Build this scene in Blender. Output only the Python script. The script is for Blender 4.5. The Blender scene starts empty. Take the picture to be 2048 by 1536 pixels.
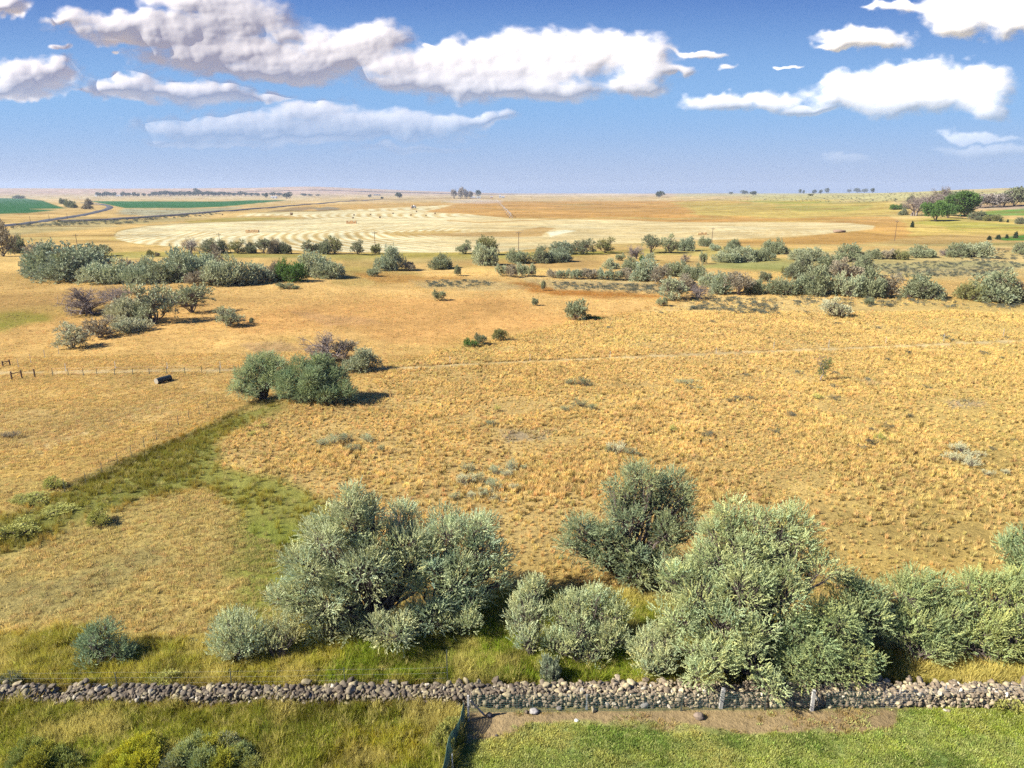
import bpy, math, random
import numpy as np
R = math.radians
scene = bpy.context.scene
# ------------------------------------------------------------------ camera
CAMZ, PITCH, F = 27.0, R(15.0), 1422.0
cam_d = bpy.data.cameras.new('camera'); cam = bpy.data.objects.new('camera', cam_d)
scene.collection.objects.link(cam); scene.camera = cam
cam.location = (0, 0, CAMZ); cam.rotation_euler = (R(90) - PITCH, 0, 0)
cam_d.sensor_width = 36; cam_d.lens = F / 2048 * 36
cam_d.clip_start = 0.5; cam_d.clip_end = 60000
# ------------------------------------------------------------------ render
scene.render.engine = 'CYCLES'
scene.view_settings.view_transform = 'Standard'; scene.view_settings.look = 'None'
scene.view_settings.exposure = 1.35; scene.view_settings.gamma = 1
EXPF = 2 ** 1.35
scene.cycles.max_bounces = 5; scene.cycles.diffuse_bounces = 3; scene.cycles.glossy_bounces = 1
scene.cycles.transmission_bounces = 2; scene.cycles.transparent_max_bounces = 6; scene.cycles.volume_bounces = 0
scene.cycles.use_denoising = False
try: scene.cycles.denoising_prefilter = 'ACCURATE'
except Exception: pass
# ------------------------------------------------------------------ sun
SUN_EL, SUN_DIR = R(37), R(16)       # shadows fall towards +x and a little towards +y
sd = bpy.data.lights.new('sun', 'SUN'); sd.energy = 4.8; sd.angle = R(0.55); sd.color = (1.0, 0.94, 0.84)
sun = bpy.data.objects.new('sun', sd); scene.collection.objects.link(sun)
from mathutils import Vector, Matrix
lv = Vector((math.cos(SUN_DIR) * math.cos(SUN_EL), math.sin(SUN_DIR) * math.cos(SUN_EL), -math.sin(SUN_EL)))
sun.rotation_euler = lv.to_track_quat('-Z', 'Y').to_euler()
# ------------------------------------------------------------------ pixel geometry helpers (photo pixels, 2048 x 1536)
CP, SP = math.cos(PITCH), math.sin(PITCH)
def ray(px, py):
    a = (px - 1024) / F; b = (768 - py) / F
    return np.array((a, CP + b * SP, -SP + b * CP))
def project(x, y, z):
    rz = z - CAMZ; zc = y * CP - rz * SP; up = y * SP + rz * CP
    zc = np.where(zc > 0.1, zc, 0.1)
    return 1024 + F * x / zc, 768 - F * up / zc
# ------------------------------------------------------------------ world: Nishita sky with cumulus
def build_world():
    w = bpy.data.worlds.new('World'); scene.world = w; w.use_nodes = True
    nt = w.node_tree; N = nt.nodes; L = nt.links; N.clear()
    out = N.new('ShaderNodeOutputWorld'); bg = N.new('ShaderNodeBackground'); bg.inputs['Strength'].default_value = 0.1
    L.new(bg.outputs[0], out.inputs[0])
    sky = N.new('ShaderNodeTexSky'); sky.sky_type = 'NISHITA'; sky.sun_disc = False
    sky.sun_elevation = SUN_EL; sky.sun_rotation = math.atan2(-lv.x, -lv.y)
    sky.air_density = 1.0; sky.dust_density = 0.7; sky.ozone_density = 2.0
    geo = N.new('ShaderNodeTexCoord'); sep = N.new('ShaderNodeSeparateXYZ'); L.new(geo.outputs['Generated'], sep.inputs[0])
    def M(t, op, a, b=None, c=None, clamp=False):
        n = t.nodes.new('ShaderNodeMath'); n.operation = op; n.use_clamp = clamp
        for i, v in enumerate((a, b, c)):
            if v is None: continue
            if isinstance(v, (int, float)): n.inputs[i].default_value = v
            else: t.links.new(v, n.inputs[i])
        return n.outputs[0]
    def V(t, op, a, b=None, c=None):
        n = t.nodes.new('ShaderNodeVectorMath'); n.operation = op
        for i, v in enumerate((a, b, c)):
            if v is None: continue
            if isinstance(v, tuple): n.inputs[i].default_value = v
            else: t.links.new(v, n.inputs[i])
        return n.outputs['Value'] if op == 'LENGTH' else n.outputs['Vector']
    ay = M(nt, 'MAXIMUM', M(nt, 'ABSOLUTE', sep.outputs[1]), 0.02)
    v = M(nt, 'DIVIDE', sep.outputs[2], ay)
    def sm(x, a, b):
        n = N.new('ShaderNodeMapRange'); n.interpolation_type = 'SMOOTHSTEP'
        n.inputs['From Min'].default_value = a; n.inputs['From Max'].default_value = b
        L.new(x, n.inputs['Value']); return n.outputs['Result']
    def rgb(c):
        n = N.new('ShaderNodeRGB'); n.outputs[0].default_value = (*c, 1); return n.outputs[0]
    def mix(f, a, b, mode='MIX'):
        n = N.new('ShaderNodeMix'); n.data_type = 'RGBA'; n.blend_type = mode
        if isinstance(f, float): n.inputs[0].default_value = f
        else: L.new(f, n.inputs[0])
        L.new(a, n.inputs[6]); L.new(b, n.inputs[7]); return n.outputs[2]
    k = 10 / EXPF
    # tint of the clear sky: deeper blue overhead, violet haze near the horizon
    t0 = rgb((0.37 * k, 0.475 * k, 0.74 * k)); t1 = rgb((0.215 * k, 0.435 * k, 0.80 * k)); t2 = rgb((0.022 * k, 0.11 * k, 0.47 * k))
    grad = mix(sm(v, 0.11, 0.31), mix(sm(v, 0.0, 0.12), t0, t1), t2)
    L.new(mix(0.93, sky.outputs[0], grad), bg.inputs['Color'])
    w.cycles.sampling_method = 'MANUAL'; w.cycles.sample_map_resolution = 512
build_world()
# ------------------------------------------------------------------ noise, terrain
rng = np.random.default_rng(7)
TAB = rng.random((8, 256, 256))
def vn(x, y, s=0):
    x = np.asarray(x, float); y = np.asarray(y, float)
    ix = np.floor(x).astype(int); iy = np.floor(y).astype(int); fx = x - ix; fy = y - iy
    fx = fx * fx * (3 - 2 * fx); fy = fy * fy * (3 - 2 * fy); T = TAB[s % 8]
    a = T[ix & 255, iy & 255]; b = T[(ix + 1) & 255, iy & 255]; c = T[ix & 255, (iy + 1) & 255]; d = T[(ix + 1) & 255, (iy + 1) & 255]
    return (a * (1 - fx) + b * fx) * (1 - fy) + (c * (1 - fx) + d * fx) * fy
def fbm(x, y, s=0, o=4):
    r = 0; a = 0.5; t = 0
    for i in range(o):
        r = r + a * vn(x, y, s + i); t += a; a *= 0.5; x = x * 2.03 + 17.3; y = y * 2.03 + 9.1
    return r / t
def sst(a, b, x):
    t = np.clip((x - a) / (b - a), 0, 1); return t * t * (3 - 2 * t)
def H(x, y):
    x = np.asarray(x, float); y = np.asarray(y, float); D = np.hypot(x, y)
    u = x / np.maximum(np.abs(y), 1.0); u = np.where(y > 0, u, 0)
    h = 0.16 * (fbm(x / 9, y / 9, 1, 3) - 0.5) * 2 * sst(36, 60, D)
    h = h + 1.1 * (fbm(x / 45 + 3, y / 45, 2, 3) - 0.5) * 2 * sst(60, 150, D)
    h = h + 3.0 * (fbm(x / 190 + 8, y / 190 + 5, 3, 3) - 0.5) * 2 * sst(260, 800, D)
    h = h + 12 * (fbm(x / 1100 + 2, y / 1100 + 1, 4, 4) - 0.55) * 2 * sst(1000, 3000, D)
    h = h + 46 * sst(500, 2300, D) * sst(0.05, 0.85, u)
    ridge = 27 + 95 * sst(0.02, -0.30, u) * (0.85 + 0.15 * np.cos(u * 5)) + 20 * np.exp(-((u + 0.27) / 0.05) ** 2)
    far = sst(5200, 11800, D)
    h = h * (1 - 0.8 * far) + far * (ridge + 14 * (fbm(x / 900, y / 900, 5, 4) - 0.5))
    return h
TS = np.concatenate([[0], np.geomspace(15, 14000, 900)])
def G(px, py):
    d = ray(px, py); x = d[0] * TS; y = d[1] * TS; z = CAMZ + d[2] * TS; hh = z - H(x, y)
    i = int(np.argmax(hh < 0))
    if hh[i] >= 0: i = 700
    a, b = TS[i - 1], TS[i]
    for _ in range(14):
        m = (a + b) / 2
        if CAMZ + d[2] * m - float(H(d[0] * m, d[1] * m)) > 0: a = m
        else: b = m
    return np.array((d[0] * a, d[1] * a, float(H(d[0] * a, d[1] * a))))
def ppm(p):          # photo pixels per metre of height and of width at a ground point
    x0, y0 = project(p[0], p[1], p[2]); x1, y1 = project(p[0], p[1], p[2] + 1); x2, _ = project(p[0] + 1, p[1], p[2])
    return float(y0 - y1), float(x2 - x0)
def lin(c):
    c = np.array(c, float) / 255; return np.where(c <= 0.04045, c / 12.92, ((c + 0.055) / 1.055) ** 2.4)
KA = np.array((0.55, 0.642, 0.70))
def alb(*c): return lin(c) * KA
# ------------------------------------------------------------------ scene helpers
COL = scene.collection
def tag(o, label=None, cat=None, group=None, kind=None):
    if label: o['label'] = label
    if cat: o['category'] = cat
    if group: o['group'] = group
    if kind: o['kind'] = kind
    return o
def empty(name, loc, rz=0.0):
    o = bpy.data.objects.new(name, None); COL.objects.link(o); o.location = loc; o.rotation_euler = (0, 0, rz)
    o.empty_display_size = 0.2; return o
def link(name, me, parent=None, loc=(0, 0, 0)):
    o = bpy.data.objects.new(name, me); COL.objects.link(o); o.location = loc
    if parent: o.parent = parent
    return o
def mesh_np(name, v, f, mat=None, col=None, smooth=False):
    """f: list of int arrays of equal-length faces"""
    me = bpy.data.meshes.new(name); v = np.asarray(v, np.float32)
    if not isinstance(f, (list, tuple)): f = [f]
    f = [np.asarray(a, np.int32) for a in f if len(a)]
    me.vertices.add(len(v)); me.vertices.foreach_set('co', v.ravel())
    loops = np.concatenate([a.ravel() for a in f]); tot = np.concatenate([np.full(len(a), a.shape[1], np.int32) for a in f])
    start = np.concatenate([[0], np.cumsum(tot)[:-1]]).astype(np.int32)
    me.loops.add(len(loops)); me.loops.foreach_set('vertex_index', loops)
    me.polygons.add(len(tot)); me.polygons.foreach_set('loop_start', start)
    me.update(calc_edges=True)
    if smooth: me.polygons.foreach_set('use_smooth', np.ones(len(tot), bool))
    if col is not None:
        at = me.color_attributes.new('Col', 'FLOAT_COLOR', 'POINT')
        c = np.ones((len(v), 4), np.float32); c[:, :3] = col; at.data.foreach_set('color', c.ravel())
    if mat: me.materials.append(mat)
    me.validate(); return me
class MB:
    def __init__(s): s.v = []; s.f = []; s.c = []; s.n = 0
    def add(s, v, faces, c=(1, 1, 1)):
        v = np.asarray(v, float); s.v.append(v)
        for a in faces: s.f.append(tuple(int(i) + s.n for i in a))
        s.c.append(np.tile(np.asarray(c, float), (len(v), 1))); s.n += len(v)
    def box(s, cx, cy, cz, sx, sy, sz, rz=0, c=(1, 1, 1), taper=1.0):
        v = np.array([(a * sx / 2 * (taper if k > 0 else 1), b * sy / 2 * (taper if k > 0 else 1), k * sz / 2) for k in (-1, 1) for a, b in ((-1, -1), (1, -1), (1, 1), (-1, 1))])
        cs, sn = math.cos(rz), math.sin(rz); x = v[:, 0] * cs - v[:, 1] * sn; y = v[:, 0] * sn + v[:, 1] * cs
        v[:, 0] = x + cx; v[:, 1] = y + cy; v[:, 2] += cz
        s.add(v, [(3, 2, 1, 0), (4, 5, 6, 7), (0, 1, 5, 4), (1, 2, 6, 5), (2, 3, 7, 6), (3, 0, 4, 7)], c)
    def tube(s, pts, rad, n=6, c=(1, 1, 1)):
        pts = np.asarray(pts, float); m = len(pts); rad = np.broadcast_to(rad, (m,)); vs = []
        for i in range(m):
            t = pts[min(i + 1, m - 1)] - pts[max(i - 1, 0)]; t = t / (np.linalg.norm(t) + 1e-9)
            a = np.cross(t, (0.31, 0.95, 0.1)); a /= np.linalg.norm(a) + 1e-9; b = np.cross(t, a)
            for k in range(n):
                w = 2 * math.pi * k / n; vs.append(pts[i] + rad[i] * (math.cos(w) * a + math.sin(w) * b))
        fs = [(i * n + k, i * n + (k + 1) % n, (i + 1) * n + (k + 1) % n, (i + 1) * n + k) for i in range(m - 1) for k in range(n)]
        fs += [tuple(range(n))[::-1], tuple((m - 1) * n + k for k in range(n))]; s.add(vs, fs, c)
    def mesh(s, name, mat, smooth=False):
        v = np.concatenate(s.v); me = bpy.data.meshes.new(name); me.from_pydata([tuple(p) for p in v], [], s.f)
        at = me.color_attributes.new('Col', 'FLOAT_COLOR', 'POINT'); c = np.ones((len(v), 4), np.float32); c[:, :3] = np.concatenate(s.c)
        at.data.foreach_set('color', c.ravel()); me.materials.append(mat)
        if smooth: me.polygons.foreach_set('use_smooth', np.ones(len(me.polygons), bool))
        return me
    def build(s, name, mat, parent=None, loc=(0, 0, 0), smooth=False): return link(name, s.mesh(name, mat, smooth), parent, loc)
# ------------------------------------------------------------------ materials
def new_mat(name):
    m = bpy.data.materials.new(name); m.use_nodes = True; nt = m.node_tree; nt.nodes.clear()
    o = nt.nodes.new('ShaderNodeOutputMaterial'); return m, nt, nt.nodes, nt.links, o
def attr(N, name, typ='GEOMETRY'):
    a = N.new('ShaderNodeAttribute'); a.attribute_name = name; a.attribute_type = typ; return a
def mixc(N, L, f, a, b, mode='MIX'):
    n = N.new('ShaderNodeMix'); n.data_type = 'RGBA'; n.blend_type = mode; n.clamp_factor = True
    for i, v in ((0, f), (6, a), (7, b)):
        if isinstance(v, (float, int)): n.inputs[i].default_value = v
        elif isinstance(v, tuple): n.inputs[i].default_value = (*v, 1)
        else: L.new(v, n.inputs[i])
    return n.outputs[2]
def ramp(N, L, x, a, b, lo=0.0, hi=1.0):
    n = N.new('ShaderNodeMapRange'); L.new(x, n.inputs['Value'])
    for k, v in zip(('From Min', 'From Max', 'To Min', 'To Max'), (a, b, lo, hi)): n.inputs[k].default_value = v
    return n.outputs['Result']
def noise(N, L, scale, detail=4, rough=0.6, vec=None):
    n = N.new('ShaderNodeTexNoise'); n.inputs['Scale'].default_value = scale; n.inputs['Detail'].default_value = detail; n.inputs['Roughness'].default_value = rough
    if vec is not None: L.new(vec, n.inputs['Vector'])
    return n.outputs['Fac']
def ground_material():
    m, nt, N, L, o = new_mat('ground_cover')
    geo = N.new('ShaderNodeNewGeometry'); p = geo.outputs['Position']
    c = attr(N, 'Col').outputs['Color']
    def mulv(c, x, lo, hi, a=0.3, b=0.7):
        r = ramp(N, L, x, a, b, lo, hi); cc = N.new('ShaderNodeCombineXYZ')
        for i in range(3): L.new(r, cc.inputs[i])
        return mixc(N, L, 1.0, c, cc.outputs[0], 'MULTIPLY')
    n1 = noise(N, L, 2.6, 5, 0.75, p); n2 = noise(N, L, 0.33, 5, 0.7, p); n3 = noise(N, L, 0.05, 5, 0.65, p)
    c = mulv(c, n1, 0.76, 1.22); c = mulv(c, n2, 0.80, 1.18); c = mulv(c, n3, 0.86, 1.12)
    b = N.new('ShaderNodeBump'); b.inputs['Strength'].default_value = 0.7; b.inputs['Distance'].default_value = 0.25; L.new(n1, b.inputs['Height'])
    b2 = N.new('ShaderNodeBump'); b2.inputs['Strength'].default_value = 0.5; b2.inputs['Distance'].default_value = 0.6; L.new(n2, b2.inputs['Height']); L.new(b.outputs[0], b2.inputs['Normal'])
    d = N.new('ShaderNodeBsdfDiffuse'); L.new(c, d.inputs['Color']); L.new(b2.outputs[0], d.inputs['Normal']); L.new(d.outputs[0], o.inputs[0])
    return m
def leaf_material(name, trans=0.3, objcol=True, inst=False, gloss=0.0):
    m, nt, N, L, o = new_mat(name)
    c = attr(N, 'Col').outputs['Color']
    if objcol: c = mixc(N, L, 1.0, c, N.new('ShaderNodeObjectInfo').outputs['Color'], 'MULTIPLY')
    if inst: c = mixc(N, L, 1.0, c, attr(N, 'gcol', 'INSTANCER').outputs['Color'], 'MULTIPLY')
    d = N.new('ShaderNodeBsdfDiffuse'); t = N.new('ShaderNodeBsdfTranslucent'); L.new(c, d.inputs[0]); L.new(c, t.inputs[0])
    s = N.new('ShaderNodeMixShader'); s.inputs[0].default_value = trans; L.new(d.outputs[0], s.inputs[1]); L.new(t.outputs[0], s.inputs[2])
    if gloss:
        g = N.new('ShaderNodeBsdfGlossy'); g.inputs['Roughness'].default_value = 0.55; g.inputs['Color'].default_value = (0.9, 0.95, 0.9, 1)
        s2 = N.new('ShaderNodeMixShader'); s2.inputs[0].default_value = gloss; L.new(s.outputs[0], s2.inputs[1]); L.new(g.outputs[0], s2.inputs[2]); s = s2
    L.new(s.outputs[0], o.inputs[0]); return m
def rough_material(name, base, var=0.25, scale=8.0, use_attr=False, rough=0.85, metal=0.0, bump=0.3, bd=0.02):
    m, nt, N, L, o = new_mat(name)
    p = N.new('ShaderNodeBsdfPrincipled'); L.new(p.outputs[0], o.inputs[0]); p.inputs['Roughness'].default_value = rough; p.inputs['Metallic'].default_value = metal
    tc = N.new('ShaderNodeTexCoord').outputs['Object']; n = noise(N, L, scale, 6, 0.65, tc)
    r = ramp(N, L, n, 0.3, 0.7, 1 - var, 1 + var); cc = N.new('ShaderNodeCombineXYZ')
    for i in range(3): L.new(r, cc.inputs[i])
    a = attr(N, 'Col').outputs['Color'] if use_attr else tuple(base)
    L.new(mixc(N, L, 1.0, a, cc.outputs[0], 'MULTIPLY'), p.inputs['Base Color'])
    b = N.new('ShaderNodeBump'); b.inputs['Strength'].default_value = bump; b.inputs['Distance'].default_value = bd; L.new(n, b.inputs['Height']); L.new(b.outputs[0], p.inputs['Normal'])
    return m
M_GROUND = ground_material()
M_LEAF = leaf_material('silver_leaf', 0.20, gloss=0.015)
M_GRASS = leaf_material('grass_blade', 0.42, objcol=False, inst=True)
M_BARK = rough_material('bark', (0.11, 0.085, 0.07), 0.35, 6, bump=0.6)
M_TWIG = rough_material('bare_twig', (0.22, 0.18, 0.155), 0.3, 6, bump=0.2)
M_STONE = rough_material('field_stone', (1, 1, 1), 0.38, 7, use_attr=True, bump=0.7, bd=0.04)
M_WOOD = rough_material('weathered_wood', (0.30, 0.26, 0.21), 0.3, 9)
M_PALE = rough_material('pale_painted_wood', (0.45, 0.43, 0.39), 0.15, 9)
M_DARKWOOD = rough_material('creosote_wood', (0.10, 0.06, 0.04), 0.3, 5)
M_STEEL = rough_material('fence_steel', (0.07, 0.085, 0.07), 0.3, 9, rough=0.6)
M_GALV = rough_material('galvanised_wire', (0.33, 0.35, 0.36), 0.2, 9, rough=0.5)
M_GREENWIRE = rough_material('green_netting', (0.06, 0.13, 0.10), 0.2, 9)
M_ASPHALT = rough_material('asphalt', (0.05, 0.052, 0.058), 0.25, 0.3)
M_PAINT = rough_material('painted', (1, 1, 1), 0.12, 2, use_attr=True, rough=0.6)
# ------------------------------------------------------------------ cumulus clouds: thick relief lit by the sun
def smin(a, b, k):
    h = np.clip(0.5 + 0.5 * (b - a) / k, 0, 1); return b * (1 - h) + a * h - k * h * (1 - h)
def billow(x, y, s, o):
    r = 0; a = 0.5; t = 0
    for i in range(o):
        r = r + a * np.abs(2 * vn(x, y, s + i) - 1); t += a; a *= 0.52; x, y = x * 1.9 + y * 0.35 + 17.3, y * 1.9 - x * 0.18 + 9.1
    return r / t
def build_clouds():
    blobs = [(340,60,205,30),(470,46,110,38),(255,48,120,20),(400,8,95,28),(140,50,48,9),(565,72,40,14),(330,78,150,16),
      (440,112,160,38),(570,130,130,32),(690,100,115,42),(760,74,62,32),(800,130,90,26),(520,150,120,18),(860,88,14,6),
      (980,130,200,46),(870,165,130,26),(1080,120,190,46),(1210,112,125,36),(1290,140,52,46),(1040,180,190,24),(930,105,80,24),(1270,180,60,16),
      (55,155,95,32),(110,140,48,24),(20,182,90,14),(180,176,40,8),(250,170,85,22),(345,184,95,18),(440,196,95,18),(535,195,48,10),
      (480,255,190,26),(640,222,78,24),(760,248,165,24),(920,238,105,12),(420,288,130,8),(640,272,240,18),
      (1450,200,72,16),(1535,204,62,19),(1620,222,60,8),
      (1800,195,185,38),(1835,150,78,30),(1940,158,62,28),(1720,185,75,30),(1990,215,38,20),(1870,175,130,40),
      (1712,80,80,19),(1655,94,40,7),(1960,20,130,40),(1785,20,40,9),(1905,58,50,22),(2010,30,90,42),
      (1392,107,50,7),(1460,130,20,5),(1345,142,32,9),(1570,136,20,3),(1960,275,82,11),(1690,318,42,10),(2000,305,100,14),(820,303,110,9),
      (112,94,18,6),(5,12,50,18),(228,109,8,4)]
    RAD = 8200.0
    uu = np.arange(-1.05, 1.05, 0.00125); vv = np.arange(0.03, 0.40, 0.00115)
    U, V = np.meshgrid(uu, vv); nu = len(uu)
    WU = U + 0.020 * (fbm(U * 16, V * 22, 0, 4) - 0.5) * 2 + 0.008 * (fbm(U * 60, V * 80, 2, 3) - 0.5) * 2; WV = V + 0.011 * (fbm(U * 16 + 40, V * 22, 3, 4) - 0.5) * 2 + 0.006 * (fbm(U * 60, V * 80 + 9, 5, 3) - 0.5) * 2
    acc = np.full(U.shape, 9.0)
    for (bx, by, rx, ry) in blobs:
        d = ray(bx, by); cu, cv = d[0] / d[1], d[2] / d[1]
        d1 = ray(bx, by - ry); rv = (d1[2] / d1[1] - cv) * 1.1; d2 = ray(bx + rx, by); ru = (d2[0] / d2[1] - cu) * 1.06
        q = (WV - cv) / rv; q = np.where(q < 0, q * 1.15, q)
        acc = smin(acc, np.hypot((WU - cu) / ru, q), 0.2)
    bl = billow(U * 26, V * 40, 1, 5); fb = fbm(U * 48, V * 70, 4, 5); fw = fbm(U * 90 + V * 30, V * 190, 1, 5)
    den = (1 - acc) + 0.36 * (bl - 0.28) + 0.34 * (fb - 0.5) + 0.34 * (fw - 0.5)
    alpha = sst(-0.27, 0.38, den) * sst(0.02, 0.19, V)
    def blur(a, k):
        a = a.copy()
        for _ in range(k):
            a[1:-1] = (a[:-2] + 2 * a[1:-1] + a[2:]) / 4; a[:, 1:-1] = (a[:, :-2] + 2 * a[:, 1:-1] + a[:, 2:]) / 4
        return a
    body = blur((den > 0.0).astype(float), 150); b2 = billow(U * 52, V * 84, 3, 4)
    th = 170 * body + 50 * blur(np.sqrt(np.clip(1 - acc + 0.3, 0, 1)), 16) + 26 * blur(bl, 11) + 10 * blur(b2, 2)
    n = np.sqrt(U * U + 1 + V * V); r = (RAD - th) * (1 + 0.5 * V)
    P = np.stack([U * r / n, r / n, V * r / n + CAMZ], -1).reshape(-1, 3)
    nv = len(vv); i = np.arange(nv - 1)[:, None] * nu; j = np.arange(nu - 1)[None, :]
    f = np.stack([i + j, i + j + 1, i + nu + j + 1, i + nu + j], -1).reshape(-1, 4)
    al = alpha.ravel(); f = f[al[f].max(1) > 0.004]
    used, inv = np.unique(f.ravel(), return_inverse=True)
    m, nt, N, L, o = new_mat('cloud')
    a = attr(N, 'Col').outputs['Color']; d = N.new('ShaderNodeBsdfDiffuse'); d.inputs[0].default_value = (0.92, 0.89, 0.85, 1)
    t = N.new('ShaderNodeBsdfTranslucent'); t.inputs[0].default_value = (0.92, 0.89, 0.85, 1)
    s1 = N.new('ShaderNodeMixShader'); s1.inputs[0].default_value = 0.40; L.new(d.outputs[0], s1.inputs[1]); L.new(t.outputs[0], s1.inputs[2])
    tr = N.new('ShaderNodeBsdfTransparent'); s2 = N.new('ShaderNodeMixShader'); L.new(a, s2.inputs[0]); L.new(tr.outputs[0], s2.inputs[1]); L.new(s1.outputs[0], s2.inputs[2])
    L.new(s2.outputs[0], o.inputs[0])
    ob = link('clouds', mesh_np('clouds', P[used], inv.reshape(-1, 4), m, np.repeat(al[used][:, None], 3, 1), True))
    tag(ob, 'white cumulus clouds with grey undersides drifting over the plain', 'clouds', kind='stuff')
build_clouds()
#@@GROUND
# ------------------------------------------------------------------ ground cover colours
def pmask(px, py, x, y, poly, soft, warp, seed=0, vs=2.4):
    poly = np.array(poly, float); m = np.zeros(px.shape)
    pad = soft * 2 + warp * 2 + 4
    sel = np.nonzero((px > poly[:, 0].min() - pad) & (px < poly[:, 0].max() + pad) & (py > poly[:, 1].min() - pad) & (py < poly[:, 1].max() + pad))[0]
    if not len(sel): return m
    X, Y, wx, wy = px[sel], py[sel], x[sel], y[sel]; sc = 22.0 * np.clip(np.hypot(wx, wy) / 120, 0.25, 40)
    # noise frequency steps with distance so that the warp keeps a natural size on the land
    lg = np.floor(np.log2(sc)); n = 0; 
    s1 = 2.0 ** lg; fr = np.log2(sc) - lg
    for k, wgt in ((1, 1 - fr), (2, fr)):
        n = n + wgt * (fbm(wx / (s1 * k * 0.4), wy / (s1 * k * 0.4), seed, 4) - 0.5) * 2
    inside = np.zeros(X.shape, bool); dist = np.full(X.shape, 1e9)
    for i in range(len(poly)):
        (x1, y1), (x2, y2) = poly[i], poly[(i + 1) % len(poly)]
        if y1 != y2:
            c = ((y1 > Y) != (y2 > Y)) & (X < (x2 - x1) * (Y - y1) / (y2 - y1) + x1); inside ^= c
        ax, ay, bx, by = x1, y1 * vs, x2, y2 * vs; dx, dy = bx - ax, by - ay; q = dx * dx + dy * dy + 1e-9
        t = np.clip(((X - ax) * dx + (Y * vs - ay) * dy) / q, 0, 1)
        dist = np.minimum(dist, np.hypot(X - ax - t * dx, Y * vs - ay - t * dy))
    sdist = np.where(inside, dist, -dist) + n * warp * 1.6
    m[sel] = sst(-soft, soft, sdist); return m
def line_mask(px, py, pts, w, vs=2.4):
    m = np.full(px.shape, 1e9)
    for (x1, y1), (x2, y2) in zip(pts[:-1], pts[1:]):
        dx, dy = x2 - x1, (y2 - y1) * vs; t = np.clip(((px - x1) * dx + (py - y1) * vs * dy) / (dx * dx + dy * dy + 1e-9), 0, 1)
        m = np.minimum(m, np.hypot(px - x1 - t * dx, (py - y1) * vs - t * dy))
    return 1 - sst(w * 0.5, w * 1.3, m)
P_STUB = [(228,468),(245,460),(290,452),(370,446),(440,443),(560,439),(640,437),(560,431),(470,433),(500,427),(600,424),(700,420),(800,415),(850,413),(905,410),(870,418),(845,424),(930,428),(1000,435),(1022,438),(1100,438),(1240,440),(1340,445),(1560,444),(1700,446),(1750,451),(1745,458),(1640,469),(1560,475),(1480,477),(1380,482),(1120,492),(1000,504),(800,505),(620,502),(480,497),(330,492),(262,486),(232,478)]
P_CROP1 = [(-400,394),(0,396),(50,397),(85,401),(110,410),(132,417),(60,418),(115,420),(60,426),(0,428),(-400,440)]
P_CROP2 = [(178,402),(300,402.5),(440,403),(500,400.5),(575,400),(530,405),(450,413),(380,416),(250,416),(215,409)]
P_LAWN = [(942,1480),(980,1478),(1040,1440),(1110,1440),(1340,1440),(1420,1455),(1500,1468),(1600,1466),(1640,1455),(1720,1462),(1790,1450),(1800,1424),(2400,1412),(3000,1700),(900,1700)]
P_SOIL = [(940,1425),(1790,1418),(1800,1440),(1790,1462),(1700,1470),(1400,1470),(1060,1445),(1010,1480),(930,1490)]
P_SWALE = [(575,806),(520,806),(470,828),(420,856),(330,895),(250,935),(160,968),(60,1010),(-60,1045),(-60,1120),(60,1085),(150,1050),(260,1010),(340,985),(400,965),(440,985),(470,1020),(500,1070),(560,1110),(640,1060),(650,1010),(600,985),(560,965),(500,955),(440,930),(430,900),(450,870),(500,840),(560,822)]
P_FIELD = [(590,812),(560,830),(500,850),(450,880),(440,930),(520,955),(620,990),(660,1030),(760,1100),(1040,1180),(1100,1200),(1300,1170),(1700,1150),(1900,1180),(2500,1160),(2900,800),(2500,640),(2048,590),(1420,592),(1180,640),(900,700),(790,735),(730,780)]
P_TALL = [(-900,1412),(905,1410),(930,1440),(900,1536),(880,1700),(-1200,1700)]
P_VERGE = [(-900,1275),(0,1275),(160,1262),(420,1285),(560,1250),(760,1240),(1000,1200),(1250,1190),(1500,1230),(1760,1300),(2400,1300),(2400,1372),(-900,1380)]
TRACK = [(-300,748),(0,746),(100,745),(300,742),(480,740),(780,738),(900,731),(1100,722),(1400,709),(1700,697),(2048,682),(2400,668)]
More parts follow.
